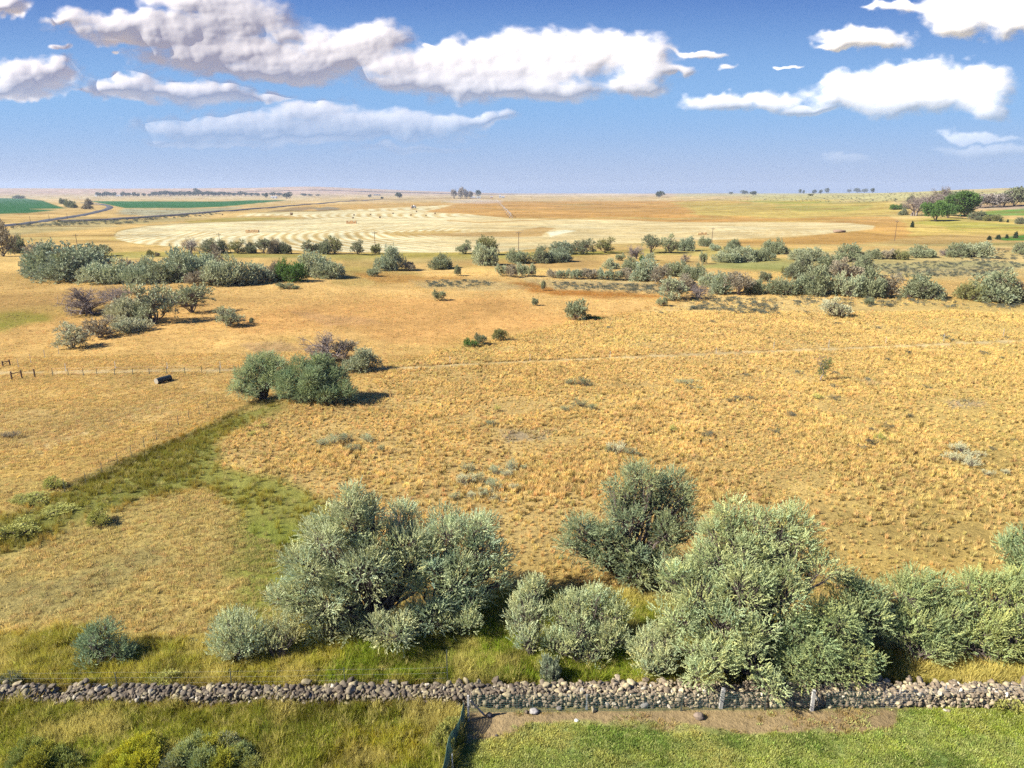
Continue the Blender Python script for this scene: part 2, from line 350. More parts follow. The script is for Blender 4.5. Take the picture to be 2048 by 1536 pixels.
def cover(x, y, z):
    """ground colour (linear albedo) and class masks at world points"""
    px, py = project(x, y, z); back = y < 3
    px = np.where(back, 1024 + 9000 * np.sign(x + 0.1), px); py = np.where(back, 1600, py)
    n = len(px); c = np.empty((n, 3)); W = {}
    def grad(stops):
        ys = [s[0] for s in stops]; cs = np.array([alb(*s[1]) for s in stops])
        return np.stack([np.interp(py, ys, cs[:, i]) for i in range(3)], 1)
    c[:] = grad([(386, (205,165,140)), (394, (212,178,130)), (410, (214,172,112)), (450, (214,170,104)), (500, (216,172,104)), (560, (220,172,104)),
                 (640, (220,166,98)), (720, (219,170,100)), (800, (216,170,100)), (950, (205,162,90)), (1100, (192,160,92)), (1250, (180,150,80)), (1350, (150,138,66)), (1536, (140,130,60))])
    def P(poly, col, soft=6, warp=6, a=1.0, seed=0, key=None):
        m = pmask(px, py, x, y, poly, soft, warp, seed)
        if a > 0: c[:] += (alb(*col) - c) * (m * a)[:, None]
        if key: W[key] = m
        return m
    def Lm(pts, w, col, a=1.0, key=None):
        m = line_mask(px, py, pts, w); c[:] += (alb(*col) - c) * (m * a)[:, None]
        if key: W[key] = m
    # far country
    P([(1350,388),(2400,372),(2400,402),(1900,404),(1600,404),(1350,396)], (198,180,122), 8, 8, 0.9, 1)
    P([(1010,389),(1240,387),(1330,389),(1200,391),(1030,391)], (240,205,165), 4, 2, 0.9)
    P([(600,392),(1500,392),(1500,400),(700,406)], (206,168,116), 6, 4, 0.8)
    P([(900,410),(960,402),(1500,402),(1560,440),(1350,444),(1100,438),(1022,437),(930,428),(845,424)], (204,150,86), 6, 3, 1, 2)
    P([(1350,404),(1780,402),(1830,425),(1700,436),(1520,440),(1400,430)], (202,168,92), 10, 16, 1, 3)
    P([(1480,402),(1760,403),(1740,407),(1560,408)], (150,150,66), 5, 5, 0.8, 4)
    P([(1560,414),(1740,412),(1700,424),(1600,422)], (170,160,84), 6, 14, 0.6, 1)
    P([(1180,428),(1560,434),(1780,430),(1800,446),(1340,443)], (198,142,78), 5, 8, 0.7, 5)
    P([(1700,446),(1860,446),(1880,470),(1700,490),(1480,490),(1420,484),(1560,476),(1745,460)], (212,158,88), 6, 8, 1, 2)
    P([(1800,440),(2400,430),(2400,475),(1820,472)], (214,176,96), 8, 16, 1, 3)
    P([(1830,442),(1900,436),(2048,452),(2300,450),(2300,464),(1900,460)], (172,160,70), 4, 14, 0.7, 4)
    P([(1955,424),(2048,417),(2300,412),(2300,428),(2040,431),(1975,432)], (104,142,62), 3, 1, 1, 0)
    P([(1985,476),(2048,470),(2300,470),(2300,484),(2010,481)], (92,130,58), 4, 3, 1, 0)
    P([(1940,410),(2300,408),(2300,418),(1950,418)], (176,146,128), 4, 3, 0.8, 0)
    P(P_CROP1, (66,108,66), 2.5, 0.5, 1, 0, 'crop1'); P(P_CROP2, (68,112,68), 2, 0.5, 1, 0, 'crop2')
    P([(250,417),(400,417),(480,414),(440,424),(300,434),(225,428)], (176,168,136), 6, 8, 0.8, 3)
    P([(20,452),(150,436),(300,436),(420,430),(420,436),(300,446),(120,462),(20,470)], (176,156,108), 8, 14, 0.7, 3)
    P([(600,410),(700,408),(900,404),(900,412),(800,416),(620,424),(540,428)], (208,160,96), 5, 4, 0.9)
    P([(535,424),(580,416),(630,413),(640,417),(600,422)], (150,122,92), 3, 3, 0.85); P([(628,418),(655,413),(680,416),(670,421),(640,422)], (140,126,106), 2.5, 2, 0.85)
    P([(545,428),(640,420),(760,418),(760,421),(640,424)], (150,110,68), 2, 2, 0.7)
    # stubble
    m = P(P_STUB, (226,192,134), 2.5, 1.5, 1, 0, 'stubble')
    cx, cy = 70.0, 560.0; r = np.hypot((x - cx) / 1.0, (y - cy) / 1.25) + 3 * (fbm(x / 60, y / 60, 6, 3) - 0.5)
    amp = sst(-20, -70, x) * 0.8 + 0.2
    band = 0.5 + 0.5 * np.sin(r * 2 * math.pi / 6.6); band2 = fbm(r / 11, r * 0 + 3.3, 2, 3) * 0.8 + 0.2 * fbm(x / 20, y / 20, 2, 3)
    s = m * amp
    c[:] += (alb(242,222,176) - c) * (s * sst(0.45, 0.9, band * 0.6 + band2 * 0.6) * 0.9)[:, None]
    c[:] += (alb(194,154,92) - c) * (s * sst(0.55, 0.15, band * 0.6 + band2 * 0.55) * 0.8)[:, None]
    lay = fbm(x / 60, (y + 10 * np.sin(x / 90)) / 11, 4, 4); c[:] += (alb(214,176,116) - c) * (m * (1 - amp * 0.8) * sst(0.5, 0.68, lay) * 0.55)[:, None]
    c[:] += (alb(238,214,164) - c) * (m * sst(0.5, 0.3, lay) * 0.45)[:, None]
    P([(370,443),(450,436),(560,436),(600,438),(480,443),(380,447)], (176,150,76), 4, 4, 0.85, 2)
    P([(760,466),(840,463),(920,462),(900,467),(800,472)], (200,158,90), 3, 4, 0.8, 2)
    P([(1040,462),(1080,453),(1110,456),(1090,464),(1085,473),(1040,475),(820,470)], (192,146,86), 3, 3, 0.8, 2)
    P([(1095,465),(1130,460),(1150,462),(1100,474)], (244,228,186), 3, 2, 0.9, 2)
    Lm([(228,470),(235,462),(300,451),(420,444),(640,438)], 2.0, (150,120,66), 0.6)
    Lm([(895,441),(960,445),(1050,441),(1110,439)], 2.5, (196,146,84), 0.8)
    Lm([(0,484),(228,481),(300,492),(620,503)], 2.0, (178,150,80), 0.5)
    Lm([(700,402),(900,396),(1000,398)], 2.0, (128,92,66), 0.5)
    # valley
    P([(60,505),(300,503),(560,506),(760,505),(960,508),(1250,500),(1250,508),(960,516),(760,520),(560,516),(300,516),(120,512)], (166,146,72), 5, 6, 0.85, 3)
    P([(1240,500),(1480,492),(1700,505),(1500,512),(1260,512)], (176,156,84), 5, 8, 0.7, 3)
    P([(1430,525),(1560,520),(1620,530),(1560,542),(1480,540),(1400,534)], (150,148,80), 8, 8, 0.85, 1)
    P([(1820,512),(2048,508),(2048,516),(1900,522)], (160,146,70), 5, 6, 0.8, 1)
    P([(690,520),(800,525),(860,560),(760,572),(660,570)], (170,140,80), 8, 10, 0.7, 3)
    P([(700,545),(1000,560),(1100,575),(1450,600),(1250,590),(1000,575),(760,565)], (176,122,62), 5, 6, 0.75, 2)
    P([(1040,556),(1300,562),(1320,580),(1080,578)], (206,178,126), 6, 8, 0.8, 3)
    P([(1030,566),(1070,566),(1110,580),(1280,586),(1340,592),(1260,597),(1120,594),(1050,580)], (172,108,46), 4, 5, 0.95, 2)
    Lm([(1160,640),(1240,630),(1320,612),(1440,594)], 5, (166,112,46), 0.8)
    Lm([(780,730),(860,712),(980,688),(1080,660),(1180,638)], 7, (196,158,80), 0.6)
    P([(820,563),(980,560),(1060,575),(960,582),(850,576)], (202,172,118), 6, 6, 0.7, 2)
    P([(1560,505),(2060,490),(2300,500),(2300,545),(1900,560),(1700,545)], (214,178,116), 8, 8, 0.8, 2)
    P([(1720,530),(1960,522),(2060,530),(1990,552),(1800,556)], (186,164,116), 6, 10, 0.8, 2)
    P([(-100,628),(60,626),(120,632),(90,645),(0,662),(-100,670)], (164,150,66), 8, 10, 0.9, 2)
    P([(420,640),(700,600),(1000,590),(1150,640),(900,690),(780,690),(700,660),(500,668)], (216,158,92), 20, 20, 0.9, 1)
    P([(590,625),(700,630),(760,645),(650,655)], (186,138,92), 8, 10, 0.6, 1); P([(480,690),(560,680),(600,700),(520,712)], (180,140,98), 8, 8, 0.7, 1)
    P([(-60,800),(120,820),(330,800),(380,830),(200,880),(40,900),(-60,900)], (206,166,104), 14, 16, 0.7, 1)
    P([(70,905),(160,860),(250,850),(330,800),(240,826),(120,856)], (190,148,88), 8, 10, 0.6, 4)
    for dy in (0, 9): Lm([(-20, 930 + dy), (60, 908 + dy), (130, 870 + dy), (230, 835 + dy), (330, 802 + dy), (410, 778 + dy)], 3.5, (232,196,136), 0.5)
    P([(1420,592),(1700,596),(2100,612),(2400,640),(2400,700),(1700,690),(1200,700),(1000,700),(1180,650)], (226,186,122), 16, 16, 0.9, 1)
    f = P(P_FIELD, (0,0,0), 10, 8, 0, 1, 'field')
    c[:] += (alb(214,172,106) - c) * (f * 0.75)[:, None]
    fr = f * sst(1400, 2000, px + (py - 800) * 0.4) * 0.6; c[:] += (alb(206,168,92) - c) * fr[:, None]
    fd = f * sst(1060, 1200, py) * 0.6; c[:] += (alb(198,156,78) - c) * fd[:, None]
    for q in ([(1690,755),(1760,765),(1800,772),(1740,775)], [(1880,800),(1960,800),(1990,812),(1900,818)], [(1000,860),(1120,858),(1090,880),(1010,885)]):
        P(q, (170,146,118), 6, 6, 0.7, 2)
    Lm(TRACK, 6, (228,194,142), 0.65, 'track'); Lm([(780,735),(900,728),(1100,719),(1400,706),(1700,694),(2048,679)], 1.6, (176,136,84), 0.6)
    # left: swale, straw slope
    P([(-200,1070),(120,1060),(330,990),(450,985),(520,1060),(600,1100),(560,1230),(300,1290),(-200,1290)], (200,166,96), 16, 14, 0.9, 1)
    P([(-200,1200),(120,1150),(300,1090),(330,1120),(120,1230),(-200,1280)], (170,148,92), 14, 20, 0.6, 5)
    P([(640,1000),(720,1020),(660,1100),(600,1160),(560,1220),(520,1180),(560,1100)], (176,152,60), 14, 14, 0.7, 2)
    P(P_SWALE, (150,140,70), 26, 24, 1, 2, 'swale')
    P([(560,806),(500,812),(420,862),(330,905),(200,965),(120,985),(140,965),(330,885),(430,846),(500,806)], (96,90,38), 8, 8, 0.85, 3)
    P([(420,925),(560,950),(660,1000),(650,1060),(560,1110),(500,1080),(470,1010),(400,960)], (164,150,72), 30, 30, 0.5, 4)
    P([(450,1050),(520,1040),(660,1080),(610,1220),(520,1260),(440,1240),(470,1130)], (144,142,62), 34, 34, 0.85, 2)
    P([(-200,960),(60,955),(130,965),(60,1000),(-200,1050)], (190,156,90), 10, 10, 0.6, 2)
    P(P_VERGE, (164,154,74), 34, 30, 1, 1, 'verge')
    P([(700,1300),(1000,1250),(1280,1200),(1340,1250),(1300,1340),(1380,1372),(640,1372)], (138,150,58), 24, 24, 0.9, 2)
    P([(1740,1305),(2048,1320),(2300,1320),(2300,1345),(1760,1335)], (196,158,72), 10, 10, 0.8, 2)
    P(P_TALL, (148,148,66), 8, 6, 1, 1, 'tall')
    P([(-300,1425),(900,1415),(900,1440),(400,1470),(-300,1470)], (122,118,48), 12, 30, 0.7, 5)
    P([(690,1460),(860,1470),(830,1536),(640,1560)], (168,150,60), 14, 16, 0.6, 2)
    P([(-900,1372),(2900,1372),(2900,1422),(-900,1418)], (150,130,80), 4, 4, 0.8, 2)
    P([(936,1404),(2400,1404),(2400,1432),(936,1432)], (160,140,92), 4, 6, 0.9, 2)
    P(P_LAWN, (164,164,92), 7, 10, 1, 2, 'lawn'); P(P_SOIL, (182,148,104), 6, 9, 1, 3, 'soil')
    P([(1800,1415),(2300,1405),(2300,1500),(1900,1470)], (158,160,60), 14, 20, 0.6, 2)
    # natural variation at several sizes of the land itself
    a = fbm(x / 26, y / 26, 3, 5); b = fbm(x / 5.5, y / 5.5, 5, 4); g = fbm(x / 90 + 5, y / 60, 6, 4)
    Dm = np.hypot(x, y); q1 = fbm(x / 75 + 3, y / 28, 1, 4); q2 = fbm(x / 260, y / 110 + 7, 4, 4); fm = sst(120, 260, Dm) * (1 - W['stubble'] * 0.7) * (1 - W['crop1']) * (1 - W['crop2'])
    c *= (1 + fm * (0.55 * (q1 - 0.5) + 0.45 * (q2 - 0.5)))[:, None]
    br = fm * sst(0.56, 0.74, fbm(x / 110 + 40, y / 24 + 3, 6, 5)) * 0.5; c += (alb(158, 116, 68) - c) * br[:, None]
    ol = fm * sst(0.58, 0.76, fbm(x / 160 + 11, y / 40 + 31, 2, 5)) * 0.5; c += (alb(166, 154, 96) - c) * ol[:, None]
    k = 1 + 0.42 * (a - 0.5) * (1 - 0.6 * W['lawn']) + 0.34 * (b - 0.5) + 0.25 * (g - 0.5); c *= k[:, None]
    gg = sst(0.62, 0.8, fbm(x / 34 + 9, y / 34 + 2, 7, 4)) * 0.45 * (1 - W['stubble']) * sst(430, 480, py); c += (c * np.array((0.82, 0.97, 0.72)) - c) * gg[:, None]
    lw = sst(0.45, 0.65, fbm(x / 1.3, y / 1.3, 2, 4)); c += (alb(178,176,86) - c) * (W['lawn'] * lw * 0.55)[:, None]
    lw = sst(0.5, 0.7, fbm(x / 2.2 + 4, y / 2.2, 6, 4)); c += (alb(92,118,52) - c) * (W['lawn'] * lw * 0.5)[:, None]
    W['px'], W['py'] = px, py
    return np.clip(c, 0.004, 0.9), W
def build_ground():
    fine = np.arange(-44, 44.01, 0.11); co = np.concatenate([np.arange(-180, -44, 3.0), fine, np.arange(45, 180, 3.0)])
    th = np.radians(co); na = len(th)
    t = 1.0 / np.linspace(1 / 16.0, 1 / 330.0, 400)
    rr = np.concatenate([[2, 5, 9, 13], t, np.arange(332, 860, 1.8), np.geomspace(862, 13500, 150)]); nr = len(rr)
    A, B = np.meshgrid(th, rr); x = (B * np.sin(A)).ravel(); y = (B * np.cos(A)).ravel(); z = H(x, y)
    c, W = cover(x, y, z)
    i = np.arange(nr - 1)[:, None] * na; j = np.arange(na)[None, :]; j2 = (j + 1) % na
    f = np.stack([i + j, i + na + j, i + na + j2, i + j2], -1).reshape(-1, 4)[:, ::-1]
    V = np.stack([x, y, z], 1)
    cls = np.zeros(len(x), int)
    for k, key in enumerate(('crop1', 'crop2', 'stubble', 'track', 'lawn', 'soil'), 1): cls[W[key] > 0.5] = k
    cls[np.hypot(x, y) > 6500] = 7
    fc = cls[f[:, 0]]
    names = ['ground', 'crop_field', 'crop_field', 'stubble_field', 'dirt_track', 'lawn', 'bare_soil', 'hills']
    for k, nm in enumerate(names):
        ff = f[fc == k]
        if not len(ff): continue
        used, inv = np.unique(ff.ravel(), return_inverse=True)
        o = link(nm, mesh_np(nm, V[used], inv.reshape(-1, 4), M_GROUND, c[used], True)); tag(o, kind='structure')
build_ground()
#@@GRASS
# ------------------------------------------------------------------ grass (uncountable): tufts scattered on the land
def tuft_mesh(name, n, h, spread, lean, width, seed, head=False):
    g = np.random.default_rng(seed); vs = []; q = []; tr = []; cs = []; k = 0
    for i in range(n):
        a = g.random() * 6.283; r = spread * math.sqrt(g.random()) * 0.6; bx, by = r * math.cos(a), r * math.sin(a)
        hh = h * g.uniform(0.55, 1.0); l = lean * g.uniform(0.3, 1.2) * hh; a2 = a + g.normal(0, 0.7); dx, dy = math.cos(a2) * l, math.sin(a2) * l
        w = width * g.uniform(0.6, 1.3); a3 = g.random() * 6.283; wx, wy = math.cos(a3) * w / 2, math.sin(a3) * w / 2
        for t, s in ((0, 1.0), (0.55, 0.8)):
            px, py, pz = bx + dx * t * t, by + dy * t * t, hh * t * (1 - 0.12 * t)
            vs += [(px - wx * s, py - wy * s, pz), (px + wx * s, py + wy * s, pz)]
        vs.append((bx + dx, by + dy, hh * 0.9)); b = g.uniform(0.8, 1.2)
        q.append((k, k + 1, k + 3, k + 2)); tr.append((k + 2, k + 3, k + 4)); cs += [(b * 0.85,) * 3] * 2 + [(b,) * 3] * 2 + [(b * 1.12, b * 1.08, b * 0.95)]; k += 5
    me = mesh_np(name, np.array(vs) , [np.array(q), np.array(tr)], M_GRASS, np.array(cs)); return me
def scatter(name, label, cat, P, rot, scl, idx, col, meshes):
    coll = bpy.data.collections.new(name + '_sources')
    for i, me in enumerate(meshes):
        o = bpy.data.objects.new('%s_source_%02d' % (name, i), me); coll.objects.link(o)
    me = bpy.data.meshes.new(name); me.vertices.add(len(P)); me.vertices.foreach_set('co', P.astype(np.float32).ravel())
    def at(n, typ, dat, key): a = me.attributes.new(n, typ, 'POINT'); a.data.foreach_set(key, dat.ravel())
    at('rot', 'FLOAT_VECTOR', rot.astype(np.float32), 'vector'); at('scl', 'FLOAT_VECTOR', scl.astype(np.float32), 'vector'); at('idx', 'INT', idx.astype(np.int32), 'value')
    c = np.ones((len(P), 4), np.float32); c[:, :3] = col; at('gcol', 'FLOAT_COLOR', c, 'color')
    ng = bpy.data.node_groups.new(name + '_scatter', 'GeometryNodeTree')
    ng.interface.new_socket('Geometry', in_out='INPUT', socket_type='NodeSocketGeometry'); ng.interface.new_socket('Geometry', in_out='OUTPUT', socket_type='NodeSocketGeometry')
    N = ng.nodes; L = ng.links; gi = N.new('NodeGroupInput'); go = N.new('NodeGroupOutput'); ip = N.new('GeometryNodeInstanceOnPoints')
    ci = N.new('GeometryNodeCollectionInfo'); ci.inputs['Collection'].default_value = coll; ci.inputs['Separate Children'].default_value = True; ci.inputs['Reset Children'].default_value = True
    def na(n, t):
        a = N.new('GeometryNodeInputNamedAttribute'); a.data_type = t; a.inputs['Name'].default_value = n; return a.outputs['Attribute']
    L.new(gi.outputs[0], ip.inputs['Points']); L.new(ci.outputs[0], ip.inputs['Instance']); ip.inputs['Pick Instance'].default_value = True
    L.new(na('idx', 'INT'), ip.inputs['Instance Index']); L.new(na('scl', 'FLOAT_VECTOR'), ip.inputs['Scale'])
    e = N.new('FunctionNodeEulerToRotation'); L.new(na('rot', 'FLOAT_VECTOR'), e.inputs[0]); L.new(e.outputs[0], ip.inputs['Rotation'])
    L.new(ip.outputs[0], go.inputs[0])
    o = link(name, me); mod = o.modifiers.new('scatter', 'NODES'); mod.node_group = ng
    tag(o, label, cat, kind='stuff'); return o
def rand_ground(n, d0, d1, umax, g, power=1.0):
    # uniform over the area of a wedge in front of the viewpoint
    d = np.sqrt(g.random(n) * (d1 * d1 - d0 * d0) + d0 * d0); u = g.uniform(-umax, umax, n); x = u * d; y = d
    return x, y
def build_grass():
    g = np.random.default_rng(11)
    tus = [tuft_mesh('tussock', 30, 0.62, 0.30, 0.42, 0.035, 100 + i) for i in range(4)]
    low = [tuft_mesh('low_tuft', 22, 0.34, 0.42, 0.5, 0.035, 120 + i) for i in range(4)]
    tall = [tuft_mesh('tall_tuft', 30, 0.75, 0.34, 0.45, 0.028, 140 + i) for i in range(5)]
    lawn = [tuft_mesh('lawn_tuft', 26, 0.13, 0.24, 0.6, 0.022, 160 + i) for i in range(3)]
    def mk(name, label, cat, x, y, keep_key, size, meshes, colmul, leanv=0.12, hs=(0.7, 1.25), dens=None, tint=None, toward=None, patch=0.0, vary=0):
        z = H(x, y); c, W = cover(x, y, z); k = keep_key(W, x, y) > g.random(len(x)); x, y, z, c = x[k], y[k], z[k], c[k]; px, py = W['px'][k], W['py'][k]
        n = len(x); P = np.stack([x, y, z - 0.01], 1)
        rot = np.stack([g.normal(0, leanv, n), g.normal(0, leanv, n) , g.uniform(0, 6.283, n)], 1)
        s = size * g.uniform(*hs, n); scl = np.stack([s * g.uniform(0.8, 1.2, n), s * g.uniform(0.8, 1.2, n), s * g.uniform(0.8, 1.25, n)], 1)
        c = (c * 0.55 + (alb(*toward) if toward else c) * 0.45) * np.array(colmul) * g.uniform(0.72, 1.24, (n, 1)) * (1 + g.normal(0, 0.05, (n, 3)))
        if vary: scl *= (0.45 + 1.1 * fbm(x / 9, y / 9 + 4, 2, 4))[:, None]; c *= (0.86 + 0.3 * fbm(x / 3 + 7, y / 3, 5, 3))[:, None]
        if patch:
            a = sst(0.48, 0.66, fbm(x / 2.4, y / 2.4, 3, 4)) * patch; c += (alb(246, 214, 128) * 1.3 - c) * a[:, None]
            b = sst(0.5, 0.68, fbm(x / 1.8 + 30, y / 1.8, 5, 4)) * patch; c *= (1 - 0.5 * b)[:, None]
            scl *= (0.5 + fbm(x / 1.5, y / 1.5 + 9, 6, 3))[:, None]
        if tint is not None:
            t = (g.random(n) < tint[1]); c[t] = alb(*tint[0]) * g.uniform(0.75, 1.2, (t.sum(), 1))
        scatter(name, label, cat, P, rot, scl, g.integers(0, len(meshes), n), np.clip(c, 0, 0.9), meshes)
        return n
    tot = 0
    # bunch grass of the golden field
    x1, y1 = rand_ground(330000, 38, 165, 0.95, g); x2, y2 = rand_ground(60000, 150, 300, 0.9, g)
    x, y = np.concatenate([x1, x2]), np.concatenate([y1, y2])
    tot += mk('bunch_grass', 'golden bunch grass tussocks covering the open field', 'grass', x, y,
       lambda W, x, y: W['field'] * (1 - W['track']) * (0.35 + 0.9 * sst(0.35, 0.6, fbm(x / 7, y / 7, 1, 3))) * (1 - 0.45 * sst(1500, 2000, W['px'])), 0.68, tus, (1.70, 1.66, 1.54), hs=(0.4, 1.35), tint=((170,138,76), 0.06), toward=(242,207,144), vary=1)
    # lower straw grass everywhere else in the nearer land
    x1, y1 = rand_ground(150000, 34, 120, 0.95, g); x2, y2 = rand_ground(80000, 110, 260, 0.9, g)
    x, y = np.concatenate([x1, x2]), np.concatenate([y1, y2])
    tot += mk('straw_grass', 'short straw coloured grass of the left slope and lower pasture', 'grass', x, y,
       lambda W, x, y: (1 - W['field']) * (1 - W['swale']) * (1 - W['verge']) * (1 - W['tall']) * (1 - W['lawn']) * (1 - W['soil']) * (1 - W['track']) * (W['py'] < 1372) * (0.3 + 0.8 * sst(0.35, 0.6, fbm(x / 5, y / 5, 4, 3))), 0.9, low, (1.75, 1.75, 1.75), hs=(0.5, 1.2), toward=(222,188,124))
    x, y = rand_ground(90000, 40, 120, 0.9, g); k = x < 2; x, y = x[k], y[k]
    tot += mk('swale_grass', 'dark green rank grass along the damp swale', 'grass', x, y, lambda W, x, y: W['swale'] * (0.4 + 0.6 * sst(480, 380, W['px'])) * (0.3 + 1.1 * sst(0.35, 0.6, fbm(x / 4, y / 4, 1, 3))), 0.8, tall, (1.9, 1.7, 1.3), 0.2, tint=((226,200,120), 0.16))
    x, y = rand_ground(95000, 24, 48, 0.98, g)
    tot += mk('tall_grass', 'tall green and yellow grass on both sides of the stone wall', 'grass', x, y,
       lambda W, x, y: np.clip(W['tall'] + W['verge'], 0, 1) * (1 - W['lawn']) * (1 - W['soil']) * (1 - 0.95 * ((W['py'] > 1378) & (W['py'] < 1406))), 0.80, tall, (2.05, 1.88, 1.4), 0.3, (0.55, 1.35), tint=((250,222,130), 0.2), patch=0.7)
    x, y = rand_ground(90000, 22, 36, 1.0, g); k = x > -4; x, y = x[k], y[k]
    tot += mk('lawn_grass', 'short green lawn grass in front of the wire fence', 'grass', x, y, lambda W, x, y: np.clip(W['lawn'] * (1 - W['soil'] * 0.9) * (0.45 + 0.8 * fbm(x / 1.1, y / 1.1, 3, 4)) + 0.12 * W['soil'] * sst(0.4, 0.6, fbm(x / 1.5, y / 1.5, 6, 3)), 0, 1), 1.0, lawn, (1.8, 1.8, 1.5), 0.15, (0.6, 1.5), tint=((240,230,140), 0.2), patch=0.45)
    print('grass tufts', tot)
build_grass()
#@@PLANTS
# ------------------------------------------------------------------ trees and shrubs
def rot_to(dirs, g):
    """rotation matrices turning +z to each direction, with random spin"""
    d = dirs / (np.linalg.norm(dirs, axis=1, keepdims=True) + 1e-9); n = len(d)
    r = g.normal(size=(n, 3)); a = np.cross(r, d); a /= np.linalg.norm(a, axis=1, keepdims=True) + 1e-9; b = np.cross(d, a)
    return np.stack([a, b, d], 2)
def sprig(n, L, leaf, w, seed, spread=0.55, droop=0.0):
    """one leafy shoot along +z: n narrow leaves, each one quad"""
    g = np.random.default_rng(seed); v = []
    for i in range(n):
        t = (i + g.random()) / n; a = i * 2.4 + g.normal(0, 0.3); s = leaf * g.uniform(0.7, 1.2) * (1 - 0.35 * t)
        base = np.array((0, 0, L * t)); out = np.array((math.cos(a) * spread, math.sin(a) * spread, math.sqrt(max(0.05, 1 - spread * spread)) - droop)); out /= np.linalg.norm(out)
        side = np.cross(out, (math.sin(a * 3 + seed), math.cos(a), 0.8)); side /= np.linalg.norm(side) + 1e-9; side *= w / 2
        v += [base, base + out * s * 0.5 + side, base + out * s, base + out * s * 0.45 - side]
    return np.array(v)
def put_sprigs(P, D, S, tmpl, g, col):
    Rm = rot_to(D, g); k = g.integers(0, len(tmpl), len(P)); V = []; C = []
    for t in range(len(tmpl)):
        m = k == t
        if not m.any(): continue
        T = tmpl[t]; V.append((np.einsum('nij,vj->nvi', Rm[m], T) * S[m][:, None, None] + P[m][:, None, :]).reshape(-1, 3))
        leafv = g.uniform(0.9, 1.1, (m.sum(), len(T) // 4, 1)).repeat(4, 1); C.append((col[m][:, None, :] * leafv).reshape(-1, 3))
    return np.concatenate(V), np.concatenate(C)
TM = {
 'near': [sprig(18, 0.42, 0.105, 0.034, i, 0.42) for i in range(5)],
 'bush': [sprig(13, 0.34, 0.10, 0.036, 20 + i, 0.5) for i in range(5)],
 'mid': [sprig(6, 0.55, 0.30, 0.12, 40 + i, 0.55) for i in range(4)],
 'far': [sprig(4, 1.0, 0.75, 0.42, 60 + i, 0.7) for i in range(3)],
 'fine': [sprig(9, 0.20, 0.07, 0.022, 80 + i, 0.35) for i in range(4)],
 'broad': [sprig(7, 0.5, 0.30, 0.17, 90 + i, 0.75) for i in range(4)],
}
def fill(lobes, g, tm, clumps_per_m2, sprigs, csize, up, col, colvar=0.12, size=1.0, shell=(0.72, 1.02), lowcut=-0.55, ssc=1.0, gaps=0.0):
    """lobes: rows x y z r (r may be rx,ry,rz). Returns leaf verts/colours and clump centres"""
    V = []; C = []; K = []; lob = [(np.array(l[:3], float), np.array(l[3:] if len(l) == 6 else (l[3], l[3], l[3]), float)) for l in lobes]
    for li, (c0, rr) in enumerate(lob):
        area = 4 * math.pi * (rr.prod() ** (2 / 3)); n = max(4, int(area * clumps_per_m2))
        d = g.normal(size=(n * 2, 3)); d /= np.linalg.norm(d, axis=1, keepdims=True); d = d[d[:, 2] > lowcut][:n]
        bump = 1 + 0.22 * (vn(d[:, 0] * 3 + li * 7.7 + d[:, 2] * 2, d[:, 1] * 3 + 3.1 * li, li) - 0.5) * 2
        P = c0 + d * rr * (g.uniform(*shell, (len(d), 1)) * bump[:, None])
        keep = np.ones(len(P), bool)
        for lj, (c1, r1) in enumerate(lob):
            if lj != li: keep &= ((((P - c1) / (r1 * 0.72)) ** 2).sum(1) > 1)
        if gaps: keep &= g.random(len(P)) > gaps
        P, d = P[keep], d[keep]
        for p, dd in zip(P, d): K.append((li, p, dd))
    if not K: return np.zeros((0, 3)), np.zeros((0, 3)), K, lob
    KP = np.array([k[1] for k in K]); KD = np.array([k[2] for k in K]); m = len(KP)
    cb = 1 + g.normal(0, colvar, (m, 1)); hue = (g.normal(0, 0.06, (m, 1)) + g.normal(0, 0.035, len(lob) + 1)[np.array([k[0] for k in K])][:, None]) * np.array((1.0, 0.1, -1.2))
    ccol = np.array(col) * np.clip(cb, 0.55, 1.5) * (1 + hue)
    off = g.normal(size=(m, sprigs, 3)); off /= np.linalg.norm(off, axis=2, keepdims=True); off *= (g.random((m, sprigs, 1)) ** 0.4) * csize
    SP = KP[:, None, :] + off
    SD = KD[:, None, :] * 0.75 + off / csize * 0.55 + np.array((0, 0, up)) + g.normal(0, 0.36, (m, sprigs, 3))
    S = g.uniform(0.7, 1.3, m * sprigs) * ssc
    SC = np.repeat(ccol, sprigs, 0) * g.uniform(0.88, 1.12, (m * sprigs, 1))
    v, c = put_sprigs(SP.reshape(-1, 3), SD.reshape(-1, 3), S, TM[tm], g, SC)
    return v, c, K, lob
def leaf_mesh(name, v, c, mat): return mesh_np(name, v, np.arange(len(v)).reshape(-1, 4), mat, np.clip(c, 0.003, 0.9))
class Tubes:
    def __init__(s): s.v = []; s.f = []; s.n = 0
    def add(s, pts, r0, r1, k=5):
        pts = np.asarray(pts, float); m = len(pts); t = np.gradient(pts, axis=0); t /= np.linalg.norm(t, axis=1, keepdims=True) + 1e-9
        a = np.cross(t, (0.3, 0.9, 0.31)); a /= np.linalg.norm(a, axis=1, keepdims=True) + 1e-9; b = np.cross(t, a)
        rad = np.linspace(r0, r1, m)[:, None]; w = np.arange(k) * 2 * math.pi / k
        for i in range(k): pass
        V = (pts[:, None, :] + rad[:, None, :] * (np.cos(w)[None, :, None] * a[:, None, :] + np.sin(w)[None, :, None] * b[:, None, :])).reshape(-1, 3)
        i = np.arange(m - 1)[:, None] * k; j = np.arange(k)[None, :]; j2 = (j + 1) % k
        s.f.append(np.stack([i + j, i + j2, i + k + j2, i + k + j], -1).reshape(-1, 4) + s.n); s.v.append(V); s.n += len(V)
    def mesh(s, name, mat): return mesh_np(name, np.concatenate(s.v), np.concatenate(s.f), mat, None, True)
